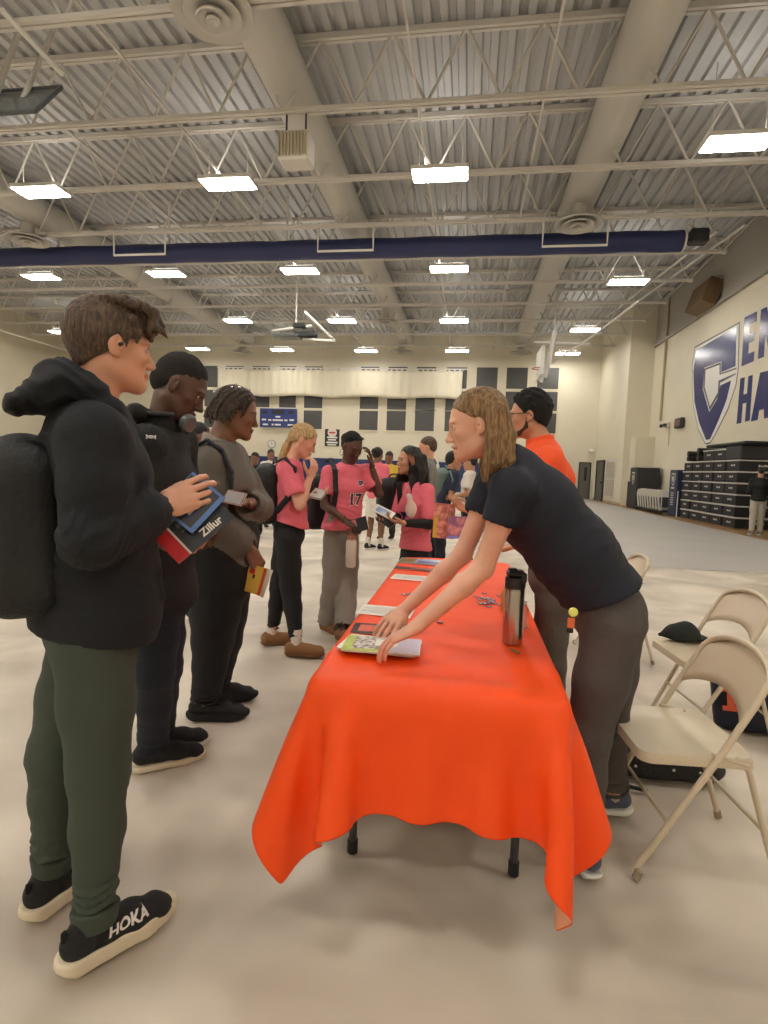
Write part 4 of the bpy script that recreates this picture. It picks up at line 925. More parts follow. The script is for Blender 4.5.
# ------------------------------------------------------------------ 1. the tall youth in the black hoodie
def youth_hoodie():
    base = V3(-1.08, 1.37, 0); P = facing_plane(*[0, 0]) if False else plane_at(base); a, r_ = P.away, P.right; up = V3(0, 0, 1)
    rA, lA = V3(-.956, 1.29, .09), V3(-1.20, 1.43, .09)
    J = dict(head=(P(112, 347, 0), r_ * .985 + a * .12 - up * .07, up * 1 - r_ * .0), neck=P(92, 409, 0), chest=P(92, 470, 0), waist=P(90, 560, 0), pelvis=P(92, 618, 0), side=a * .97 - r_ * .24,
             shR=P(93, 441, -.165), elR=P(90, 541, -.24), wrR=P(163, 507, -.07), shL=P(101, 436, .165), elL=P(96, 540, .24), wrL=P(158, 538, .10),
             hipR=P(95, 636, -.085), knR=P(99, 770, -.09), anR=rA, hipL=P(88, 636, .085), knL=P(58, 752, .07), anL=lA)
    B = Body('person', 'tall brown-haired youth in black hoodie and green joggers holding booklets', base, J, M['skin_fair'], R_(.0055), 1.)
    hd = dict(w=J['wrR'], d=nrm(r_ * .86 + a * .25 + up * .36), n=nrm(a * .9 - up * .35), t=up + r_ * .1, curl=(14, 22, 16), sc=1.15, spread=.55, per=[(12, 26, 18), (14, 24, 16), (16, 26, 18), (12, 24, 16)], thumb=(.75, .35, .6))
    hl = dict(w=J['wrL'], d=nrm(r_ * .8 - a * .3 - up * .15), n=nrm(up * .6 - a * .8), t=up, curl=(30, 40, 25), sc=1.08)
    B.body([hd, hl], lips=M['lip_fair'], nose=2, neckr=.058)
    eyes(B.h, B.root, M['iris_blue'], M['hair_brown'])
    def hoodx(F, s):
        F.chain([P(118, 560, -.06), P(122, 610, -.05)], [.09, .10], .06)
        F.chain([P(140, 556, -.12), P(156, 572, -.10), P(161, 596, -.08), P(154, 622, -.06)], [.010, .012, .012, .010], .012)
    B.top('hoodie', M['hoodie'], tr=[(.195, .150), (.185, .150), (.19, .145), (.135, .10)], sr=(.082, .074, .064, .046), sleeve=1.93, hem=P(92, 632, 0), hem_n=-up - r_ * .12, wr=(.008, 17), extra=hoodx, res=R_(.0065))
    # hood lying on the back, front drawstring edge round the neck
    F = Field(*bounds([P(-12, 340, -.2), P(-12, 470, .2), P(140, 440, -.2), P(140, 340, .2)], .02), R_(.0065)); s_ = a
    F.chain([P(92, 394, 0), P(58, 388, 0), P(16, 404, 0)], [(.115, .060), (.155, .072), (.12, .036)], .03, s_)
    F.chain([P(60, 372, -.03), P(88, 388, -.10), P(110, 410, -.105), P(126, 428, -.04)], [.028, .038, .034, .026], .03)
    F.chain([P(60, 372, .03), P(88, 388, .10), P(110, 410, .105), P(126, 428, .04)], [.028, .038, .034, .026], .03)
    F.seg(J['neck'] + (r_ * .02), B.h.p(-.01, 0, -.06), .062, .066, .012, None, True)
    F.wrinkle(.009, 30, 12, (1, 1, 2.6), [(P(60, 385, -.1), .16, nrm(up * 1 + r_ * .3), 80, .006)])
    fobj('hood', F, M['hoodie'], B.root)
    B.bottom('joggers', M['joggers'], rad=((.165, .125), .108, .080, .068, .056), wr=(.0035, 14), end=(.93, .86), res=R_(.0065), stack=.009)
    for q, an, e in (('R', rA, .93), ('L', lA, .86)):
        k = pt(J['kn' + q], an, e - .06); d = nrm(an - J['kn' + q])
        F = Field(*bounds([k, k + d * .07], .09), R_(.006)); F.seg(k, k + d * .05, .062, .056, .01); F.keep(k + d * .052, d); F.keep(k - d * .005, -d); F.wrinkle(.003, 60, 2)
        fobj('cuff', F, M['joggers'], B.root)
        kk = pt(J['kn' + q], an, e); MB().tube([kk, an + V3(0, 0, .03), an - V3(0, 0, .03)], [.046, .044, .046], 18).build('sock', M['sock_black'], B.root, smooth=AUTO, origin=B.O)
    for an, dr in ((rA, V3(.53, .85, 0)), (lA, V3(.22, .97, 0))):
        sh = B.shoe(an - nrm(dr) * .0, dr, .315, M['shoe_black'], M['sole_cream'], R_(.0045), 'chunky')
        d = nrm(dr); l = np.cross((0, 0, 1), d); heel = an * [1, 1, 0] - d * .075 * (.315 / .29)
        if an is rA:
            project_text(B, None, 'HOKA', .034, heel + d * .156 - l * .03 + V3(0, 0, .080), d + V3(0, 0, -.02), V3(0, 0, 1), M['whiteink'], 'lettering', .0012, 1.15, .0012, sh, .2)
        MB().rbox(heel + d * .004 + V3(0, 0, .108), (.014, .02, .034), .006).build('pull_tab', M['shoe_black'], sh, origin=B.O)
        mb = MB()
        for j in range(4): c = heel + d * (.125 + .022 * j) + V3(0, 0, .106 - .011 * j); mb.tube([c - l * .022, c + V3(0, 0, .006), c + l * .022], .0032, 5)
        mb.build('lace', M['strap'], sh, smooth=True, origin=B.O)
    def ex(F, h):
        g = np.random.default_rng(3)
        for i in range(46):
            t = g.uniform(-.5, 1); l_ = g.uniform(-.07, .07); f0 = -.09 + .18 * (t + .5) / 1.5; z0 = .034 + .100 * math.sqrt(max(.05, 1 - (f0 / .12) ** 2 - (l_ / .1) ** 2))
            F.chain([h.p(f0, l_, z0), h.p(f0 + .022, l_ * 1.05 + g.uniform(-.01, .01), z0 + .004), h.p(f0 + .045, l_ * 1.08 + g.uniform(-.014, .014), z0 - .016 + g.uniform(-.006, .008))], [.009, .011, .004], .005)
        F.ell(h.p(.058, 0, .088), (.046, .062, .036), h.ax, .02)
        for i in range(11):
            l_ = -.07 + .014 * i; w_ = .006 * math.sin(i * 2.3); F.chain([h.p(.04, l_ * .9, .122), h.p(.085 + w_, l_, .104), h.p(.106 + w_ - abs(l_) * .3, l_, .072), h.p(.100 - abs(l_) * .35, l_ * 1.02, .046 + w_)], [.014, .015, .013, .009], .008)
        for q in (-1, 1): F.chain([h.p(.03, q * .078, .07), h.p(.05, q * .078, .035), h.p(.048, q * .074, .012)], [.014, .010, .004], .01); F.chain([h.p(.022, q * .076, .03), h.p(.022, q * .078, -.012)], [.008, .004], .006)
    B.haircap(M['hair_brown'], inf=(.018, .009, .020), front=(.088, .070), temple=(.018, .004), nape=(-.085, -.078), wr=(.0022, 150), res=R_(.004), extra=ex, stretch=(1, 1, 1))
    h = B.h
    MB().lathe([(.001, 0), (.006, 0), (.005, .012), (.001, .014)], h.p(.006, -.083, -.004), 10, -h.l).build('earbud', M['black'], B.root, smooth=True, origin=B.O)
    # his backpack
    c = P(26, 528, 0); 
    backpack('large black backpack worn by the youth in the black hoodie', c + a * .01, -r_, up, (.34, .20, .50), M['bag_black'], res=.009,
             straps=([P(60, 440, -.12), P(90, 432, -.15), P(112, 455, -.17)], [P(60, 440, .12), P(90, 432, .15), P(118, 470, .15), P(100, 560, .15)]), dark=M['dark'])
    return B
class PlaneAt:
    def __init__(s, G): s.base = np.array([G[0], G[1], 0]); s.away = nrm(s.base); s.right = np.array([s.away[1], -s.away[0], 0])
    def __call__(s, x, y, off=0.):
        r_ = ray(x, y); t = (s.base @ s.away + off) / (r_ @ s.away); return CAM + r_ * t
def plane_at(G): return PlaneAt(G)
UP = V3(0, 0, 1)

def youth_jacket():
    base = V3(-1.24, 2.12, 0); P = plane_at(base); a, r_ = P.away, P.right
    J = dict(head=(P(180, 388, 0), r_ * .80 - a * .22 - UP * .46, UP * .85 + r_ * .45, 1.08), neck=P(160, 430, 0), chest=P(158, 480, 0), waist=P(156, 545, 0), pelvis=P(158, 590, 0), side=a * .9 + r_ * .35,
             shR=P(146, 446, -.16), elR=P(140, 520, -.2), wrR=P(172, 538, -.14), shL=P(178, 442, .14), elL=P(184, 515, .2), wrL=P(180, 545, .05),
             hipR=P(156, 605, -.08), knR=P(155, 672, -.08), anR=onZ(153, 768) * [1, 1, 0] + UP * .09, hipL=P(162, 605, .09), knL=P(163, 668, .12), anL=onZ(160, 752) * [1, 1, 0] + UP * .09)
    B = Body('person', 'short-haired youth in black jacket and dark jeans looking down, wearing neck headphones', base, J, M['skin_dark'], R_(.0065), 1.02)
    B.body([dict(w=J['wrR'], d=r_ * .8 + UP * .1 + a * .3, n=-UP, t=a, curl=(25, 30, 20)), dict(w=J['wrL'], d=r_ - UP * .1, n=UP, t=-a, curl=(30, 30, 20))], lips=M['lip_dark'], nose=1.6)
    eyes(B.h, B.root, M['iris_dark'], M['hair_black'])
    B.top('jacket', M['jacket_black'], tr=[(.185, .145), (.18, .14), (.185, .14), (.13, .10)], sr=(.078, .070, .060, .044), sleeve=1.9, hem=P(158, 606, 0), wr=(.005, 22), res=R_(.008))
    # stand-up collar and folded hood
    F = Field(*bounds([P(115, 395, -.2), P(205, 470, .2)], .03), R_(.007)); nk = J['neck']
    F.seg(nk - UP * .02, nk + UP * .055 + r_ * .02, (.10, .088), (.098, .085), .01, a); F.seg(nk - UP * .05, nk + UP * .12 + r_ * .03, .062, .078, .008, None, True); F.keep(nk + UP * .055 + r_ * .02, UP + r_ * .35)
    F.chain([P(136, 412, -.11), P(133, 418, 0), P(140, 412, .1)], [.04, .055, .04], .03); F.wrinkle(.005, 40, 3)
    fobj('collar', F, M['jacket_black'], B.root)
    q = P(151, 437, -.245)
    for sg in (1, -1): MB().tube([q + UP * sg * (.0105 - .0135 * math.cos(t)) + r_ * .017 * math.sin(t) for t in np.linspace(-1.35, 1.35, 9)], [.0015] + [.0034] * 7 + [.0015], 5).build('chest_mark', M['whiteink'], B.root, smooth=True, origin=B.O)
    B.bottom('jeans', M['jeans'], rad=((.17, .13), .098, .078, .068, .065), wr=(.004, 22), end=(.97, .97), res=R_(.008), stack=.008)
    d = nrm(r_ * .99 + a * .15)
    for an in (J['anR'], J['anL']):
        sh = B.shoe(an, d, .315, M['shoe_black'], M['sole_cream'] if an is J['anR'] else M['sole_white'], R_(.006)); B.sock(an, .16, M['sock_black'], .04)
    B.haircap(M['hair_fade'], inf=(.007, .004, .014), front=(.074, .078), temple=(.040, .028), nape=(-.085, -.050), soft=((-.018, 0, .047), (.098, .0765, .088)), wr=(.0022, 220), res=R_(.005))
    # headphones around the neck: a thing of its own
    c = nk + UP * .045 + r_ * .02; r = thing('headphones', 'grey headphones hanging round the neck of the black-jacketed youth', 'headphones', c)
    arc = [c + (-r_) * .10 * math.cos(t) + a * .105 * math.sin(t) + UP * .012 for t in np.linspace(-1.9, 1.9, 18)]
    MB().tube(arc, .010, 8).build('headband', M['dark'], r, smooth=True, origin=c)
    for sg in (-1, 1):
        q = c + r_ * .085 + a * .07 * sg - UP * .015; MB().lathe([(.005, -.014), (.034, -.014), (.038, -.004), (.038, .010), (.03, .018), (.005, .02)], q, 20, nrm(r_ * .6 + a * sg * .55 - UP * .3)).build('ear_cup', mat('headphone_grey', (88, 92, 94), .3), r, smooth=AUTO, origin=c)
    backpack('black backpack mostly hidden behind the youth with neck headphones', P(122, 505, 0.02), -r_, UP, (.3, .16, .44), M['bag_black'], res=.012, straps=([P(136, 430, -.13), P(150, 425, -.15), P(162, 447, -.16)],))
    return B

def youth_dreads():
    base = V3(-1.28, 2.80, 0); P = plane_at(base); a, r_ = P.away, P.right
    J = dict(head=(P(236, 413, 0), r_ * .95 - a * .08 - UP * .22, UP + r_ * .15, 1.1), neck=P(218, 447, 0), chest=P(221, 485, 0), waist=P(222, 535, 0), pelvis=P(220, 572, 0), side=a * .97 + r_ * .2,
             shR=P(211, 462, -.16), elR=P(209, 520, -.22), wrR=P(250, 550, -.16), shL=P(230, 458, .16), elL=P(258, 508, .12), wrL=P(226, 502, -.05),
             hipR=P(217, 588, -.09), knR=P(213, 640, -.09), anR=onZ(205, 719) * [1, 1, 0] + UP * .09, hipL=P(226, 588, .09), knL=P(222, 640, .09), anL=onZ(217, 700) * [1, 1, 0] + UP * .09)
    J['wrL'] = P(250, 503, -.14)
    B = Body('person', 'stocky youth with beaded dreadlocks in a grey and black jacket', base, J, M['skin_brown'], R_(.007), 1.05, build=1.08)
    B.body([dict(w=J['wrR'], d=r_ * .45 - UP * .85, n=nrm(a * .9 - r_ * .5), t=r_ * .8 + UP * .5, curl=(62, 80, 45), sc=1.08, thumb=(.7, .4, .5)), dict(w=J['wrL'], d=-r_ * .72 - a * .6 + UP * .08, n=UP * .8 - a * .4, t=r_ * .4 - a * .5, curl=(25, 35, 20), sc=1.0)], lips=M['lip_dark'], nose=1.2, neckr=.06)
    eyes(B.h, B.root, M['iris_dark'], M['hair_black'])
    def near_arm(C_):
        out = np.zeros(len(C_), bool)
        for q in 'RL':
            for x, y in ((J['sh' + q], J['el' + q]), (J['el' + q], J['wr' + q])):
                t = np.clip(((C_ - x) @ (y - x)) / ((y - x) @ (y - x)), 0, 1); out |= np.linalg.norm(C_ - (x + t[:, None] * (y - x)), axis=1) < .092
        return out
    def grey(C_): return ((C_[:, 2] < P(222, 500, 0)[2]) & ~near_arm(C_)).astype(np.int32)
    B.top('jacket', [M['jacket_grey'], M['jacket_black']], tr=[(.20, .165), (.195, .17), (.185, .155), (.13, .105)], sr=(.082, .074, .062, .044), sleeve=1.92, hem=P(220, 585, 0), wr=(.005, 22), res=R_(.008), parts=grey)
    F = Field(*bounds([P(185, 425, -.2), P(250, 470, .2)], .03), R_(.007)); nk = J['neck']
    F.seg(nk - UP * .03 - r_ * .01, nk + UP * .05, (.10, .09), (.105, .085), .01, a); F.seg(nk - UP * .05, nk + UP * .12 + r_ * .03, .068, .08, .008, None, True); F.keep(nk + UP * .045, UP + r_ * .5); F.wrinkle(.004, 40, 4)
    fobj('collar', F, mat('pale_grey_collar', (138, 130, 120), .8), B.root)
    B.bottom('trousers', M['blackpants'], rad=((.19, .155), .125, .095, .078, .068), wr=(.004, 22), end=(.97, .97), res=R_(.008), stack=.008)
    d = nrm(r_ * .98 - a * .12)
    for an in (J['anR'], J['anL']): B.shoe(an, d, .31, M['shoe_black'], M['shoe_black'], R_(.0065), 'chunky'); B.sock(an, .16, M['sock_black'], .042)
    g = np.random.default_rng(8); h = B.h; beads = []
    def ex(F, h):
        A_ = V3(.101, .080, .094); c0 = V3(-.014, 0, .034)
        for i in range(92):
            az = g.uniform(0, 2 * PI); el = math.asin(g.uniform(.05, 1)); dv = V3(math.cos(az) * math.cos(el), math.sin(az) * math.cos(el), math.sin(el))
            if dv[0] > .55 and dv[2] < .55: continue
            sg = np.sign(dv[1]) or 1; tgt = V3(-.75, .55 * sg, -.9); q = [c0 + dv * A_]
            for k_ in range(5):
                t = nrm(tgt - dv); t = t - (t @ dv) * dv; dv = nrm(dv + t * .30); q.append(c0 + dv * A_ * (1.02 + .02 * k_))
                if dv[2] < .05: break
            e = q[-1]; e2 = e + V3(-.012, .012 * sg, -.04); e3 = e2 + V3(g.uniform(-.01, .01), .004 * sg, -g.uniform(.02, .055)); q += [e2, e3]
            q = [h.p(*x) for x in q]; F.chain(q, [.0075] * (len(q) - 2) + [.0085, .006], .002)
            if i % 10 == 0: beads.append((q[1] + nrm(q[1] - h.p(*c0)) * .008, nrm(q[2] - q[1])))
    B.haircap(M['hair_dread'], inf=(.014, .012, .014), front=(.075, .085), temple=(.012, .0), nape=(-.085, -.065), wr=(.002, 90), res=R_(.005), extra=ex)
    for q, dd_ in beads: MB().lathe([(.003, -.006), (.0075, -.005), (.0085, 0), (.0075, .005), (.003, .006)], q, 10, dd_).build('hair_bead', M['silver'], B.root, smooth=True, origin=B.O)
    backpack('dark backpack with navy straps worn by the dreadlocked youth', P(186, 490, .03), -r_, UP, (.28, .14, .40), M['bag_black'], res=.012,
             straps=([P(196, 446, -.17), P(207, 440, -.20), P(222, 450, -.22), P(232, 472, -.24), P(231, 500, -.24)],), mstrap=mat('navy_strap', (22, 24, 40), .7))
    return B

def tshirt_number(txt, size, P, x, y, d, r, O, u, v, m, m2, depth=-.0):
    pass
def girl_blonde():
    base = V3(-1.29, 3.86, 0); P = plane_at(base); a, r_ = P.away, P.right
    J = dict(head=(P(303, 441, 0), r_ * .86 - UP * .42 - a * .1, UP + r_ * .4, .98), neck=P(291, 462, 0), chest=P(288, 485, 0), waist=P(289, 508, 0), pelvis=P(289, 530, 0), side=a,
             shR=P(286, 470, -.14), elR=P(300, 505, -.20), wrR=P(310, 478, -.10), shL=P(292, 468, .14), elL=P(296, 500, .2), wrL=P(309, 496, .03),
             hipR=P(288, 540, -.08), knR=P(291, 588, -.08), anR=onZ(296, 656) * [1, 1, 0] + UP * .09, hipL=P(286, 540, .08), knL=P(279, 588, .08), anL=onZ(272, 645) * [1, 1, 0] + UP * .09)
    B = Body('person', 'blonde girl with a ponytail in pink jersey, hand held to her mouth', base, J, M['skin_rose'], R_(.007), .95)
    B.body([dict(w=J['wrR'], d=UP * .9 + r_ * .35, n=-r_ * .7 + a * .7, t=-r_ * .5 + a * .1 - UP * .1, curl=(35, 50, 30), sc=1.0), dict(w=J['wrL'], d=r_ * .9 + UP * .1 - a * .3, n=UP, t=-a, curl=(20, 30, 20), sc=.95)], fem=True, lips=M['lip_fair'], jawk=.92, neckr=.048)
    eyes(B.h, B.root, M['iris_blue'], M['hair_brown'])
    B.top('jersey', M['pink'], tr=[(.17, .14), (.15, .125), (.155, .128), (.11, .085)], sr=(.066, .076, .05, .04), sleeve=.72, hem=P(290, 524, 0), hem_n=-UP - r_ * .30, fem=True, res=R_(.008), wr=(.005, 26))
    B.bottom('joggers', M['blackpants'], rad=((.148, .120), .098, .075, .064, .052), wr=(.004, 22), end=(.88, .88), res=R_(.008))
    for an, dr in ((J['anR'], r_ * .97 - a * .2), (J['anL'], r_ * .95 + a * .1)):
        B.sock(an, .2, M['sock_white'], .038); B.shoe(an, dr, .28, M['tan_suede'], mat('tan_sole', (110, 78, 48), .8), R_(.0065), 'slipper')
    def ex(F, h): F.ell(h.p(-.10, 0, .055), (.022, .022, .022), None, .01)
    B.haircap(M['hair_blonde'], inf=(.010, .007, .012), front=(.080, .075), temple=(.018, .002), nape=(-.08, -.05), wr=(.0018, 120), res=R_(.005), extra=ex)
    h = B.h; F = Field(*bounds([h.p(-.12, 0, .1), P(275, 470, 0), h.p(-.2, 0, -.1)], .07), R_(.006))
    F.chain([h.p(-.108, 0, .058), P(287, 446, 0), P(282, 458, 0), P(276, 466, 0)], [.018, .030, .028, .008], .02); F.wrinkle(.004, 130, 5, (1, 1, .25)); fobj('ponytail', F, M['hair_blonde'], B.root)
    MB().lathe([(.010, -.006), (.02, -.006), (.022, 0), (.02, .006), (.01, .006)], h.p(-.112, 0, .056), 12, nrm(P(287, 446, 0) - h.p(-.108, 0, .058))).build('hair_tie', M['dark'], B.root, smooth=True, origin=B.O)
    backpack('black backpack worn by the blonde girl in pink', P(267, 495, .0), -r_, UP, (.30, .17, .46), M['bag_black'], res=.011,
             straps=([P(276, 462, -.12), P(285, 458, -.16), P(295, 468, -.18), P(297, 488, -.17)],[P(276, 462, .1), P(288, 456, .15), P(302, 468, .14), P(296, 500, .12)], [P(276, 512, -.13), P(288, 498, -.2), P(296, 488, -.17)]))
    return B

def girl_17():
    base = V3(-1.07, 4.42, 0); P = plane_at(base); a, r_ = P.away, P.right
    f = nrm(r_ * .42 - a * .9); side = np.cross(UP, f)
    J = dict(head=(P(352, 447, -.04), nrm(r_ * .50 - a * .72 - UP * .42), UP, .98), neck=P(347, 466, 0), chest=P(346, 488, 0), waist=P(344, 508, 0), pelvis=P(342, 528, 0), side=side,
             shR=P(329, 473, -.05), elR=P(325, 505, -.10), wrR=P(345, 521, -.22), shL=P(366, 472, .07), elL=P(379, 494, .0), wrL=P(372, 466, -.02),
             hipR=P(334, 540, -.02), knR=P(332, 585, -.04), anR=onZ(327, 631) * [1, 1, 0] + UP * .08, hipL=P(349, 540, .04), knL=P(348, 585, .0), anL=onZ(343, 641) * [1, 1, 0] + UP * .08)
    B = Body('person', 'girl in pink jersey numbered 17 and wide grey sweatpants, one hand raised', base, J, M['skin_dark'], R_(.007), .96)
    B.body([dict(w=J['wrR'], d=r_ * .85 - UP * .3 - a * .3, n=-UP * .6 - r_ * .2 + a * .5, t=UP, curl=(35, 40, 20), sc=1.0), dict(w=J['wrL'], d=UP * .96 - r_ * .15, n=-r_, t=-a, curl=(18, 30, 25), sc=.98)], fem=True, lips=M['lip_dark'], jawk=.92, neckr=.048)
    eyes(B.h, B.root, M['iris_dark'], M['hair_black'])
    B.top('jersey', M['pink'], tr=[(.175, .13), (.155, .12), (.165, .125), (.12, .085)], sr=(.066, .078, .05, .04), sleeve=.68, hem=P(342, 529, 0), hem_n=-UP, fem=True, res=R_(.008), wr=(.004, 24))
    B.bottom('sweatpants', M['greysweat'], rad=((.155, .118), .094, .080, .082, .090), wr=(.006, 20), end=(1.03, 1.03), res=R_(.008), stack=.008)
    for an in (J['anR'], J['anL']): B.shoe(an, f * .9 + r_ * .3, .26, M['tan_suede'], M['tan_suede'], R_(.008), 'slipper')
    def ex(F, h):
        for i in range(9):
            l_ = (i - 4) * .018; F.chain([h.p(.062, l_ * .7, .092), h.p(.02, l_ * 1.0, .114 - abs(l_) * .3), h.p(-.06, l_ * .95, .102 - abs(l_) * .3), h.p(-.105, l_ * .6, .05)], [.003, .006, .006, .006], .004)
        F.ell(h.p(-.11, 0, .03), (.04, .045, .045), h.ax, .02); F.chain([h.p(-.12, .03, .0), h.p(-.1, .05, -.08), h.p(-.09, .06, -.14)], [.02, .016, .008], .01)
    B.haircap(M['hair_crop'], soft=((-.020, 0, .044), (.097, .0762, .086)), front=(.070, .086), temple=(.018, .010), nape=(-.08, -.05), wr=(.001, 100), res=R_(.005), extra=ex)
    h = B.h
    for q in (-1, 1):
        c = h.p(-.002, q * .086, -.055); MB().tube([c + h.f * .024 * math.cos(t) + h.u * .024 * math.sin(t) for t in np.linspace(0, 2 * PI, 22)[:-1]], .0022, 6, closed=True).build('hoop_earring', M['silver'], B.root, smooth=True, origin=B.O)
    u = side; nf = -f
    c = pt(J['chest'], J['waist'], .55) + f * .142 + u * .035
    project_text(B, 'jersey', '17', .125, c, u, UP, M['navyink'], 'number_print', .003, 1.05, lift=.0035)
    project_text(B, 'jersey', '17', .125, c, u, UP, M['whiteink'], 'number_outline', .009, 1.05, lift=.0012)
    c = J['chest'] + f * .15 + u * .085 + UP * .045
    project_text(B, 'jersey', 'OS', .042, c, u, UP, M['navyink'], 'chest_mark', .004, 1.0)
    project_text(B, 'jersey', 'OS', .042, c, u, UP, M['whiteink'], 'chest_mark', .009, 1.0, lift=.0015)
    for t, m in ((.86, M['gold']), (.92, M['silver'])):
        c = pt(J['elL'], J['wrL'], t); ax = nrm(J['wrL'] - J['elL']); s0, s1, _ = frame(ax); MB().tube([c + .027 * (math.cos(t_) * s0 + math.sin(t_) * s1) for t_ in np.linspace(0, 2 * PI, 18)[:-1]], .003, 5, closed=True).build('bracelet', m, B.root, smooth=True, origin=B.O)
    c = pt(J['elR'], J['wrR'], .9); ax = nrm(J['wrR'] - J['elR']); s0, s1, _ = frame(ax); MB().tube([c + .028 * (math.cos(t_) * s0 + math.sin(t_) * s1) for t_ in np.linspace(0, 2 * PI, 18)[:-1]], .004, 5, closed=True).build('bracelet', M['gold'], B.root, smooth=True, origin=B.O)
    backpack('black backpack on the back of the girl wearing 17', P(322, 503, .20), -f, UP, (.30, .17, .50), M['bag_black'], res=.011,
             straps=([P(326, 462, .10), P(331, 459, .0), P(335, 470, -.12), P(336, 492, -.16), P(333, 512, -.12)],))
    return B
def project_text(B, garment, txt, size, c, u, v, m, name, bold=0, sx=1, lift=.003, target=None, slant=0):
    """print on cloth: lettering laid on the garment's own surface"""
    import bmesh
    me = text_mesh(txt, size, 0, name, bold); u = nrm(u); v = nrm(v - np.dot(v, u) * u); w_ = np.cross(u, v)
    bm_ = bmesh.new(); bm_.from_mesh(me); bmesh.ops.triangulate(bm_, faces=bm_.faces); bmesh.ops.subdivide_edges(bm_, edges=[e for e in bm_.edges if e.calc_length() > size * .15], cuts=3); bmesh.ops.triangulate(bm_, faces=bm_.faces); bm_.to_mesh(me); bm_.free()
    n = len(me.vertices); co = np.zeros(n * 3); me.vertices.foreach_get('co', co); co = co.reshape(-1, 3)
    g = target or [o for o in B.root.children if o.name.split('.')[0] == garment][0]; O = np.array(B.O)
    out = []
    for q in co:
        p = c + u * (q[0] * sx + slant * q[1]) + v * q[1]; st_ = p + w_ * .12 - O
        hit, loc, nn, _ = g.ray_cast(Vector(st_), Vector(-w_), distance=.35)
        out.append((np.array(loc) + w_ * lift) if hit else (p - O))
    me.vertices.foreach_set('co', np.array(out).ravel()); me.materials.clear(); me.materials.append(m); me.update()
    o = bpy.data.objects.new(name, me); COL.objects.link(o); o.parent = target or B.root; return o

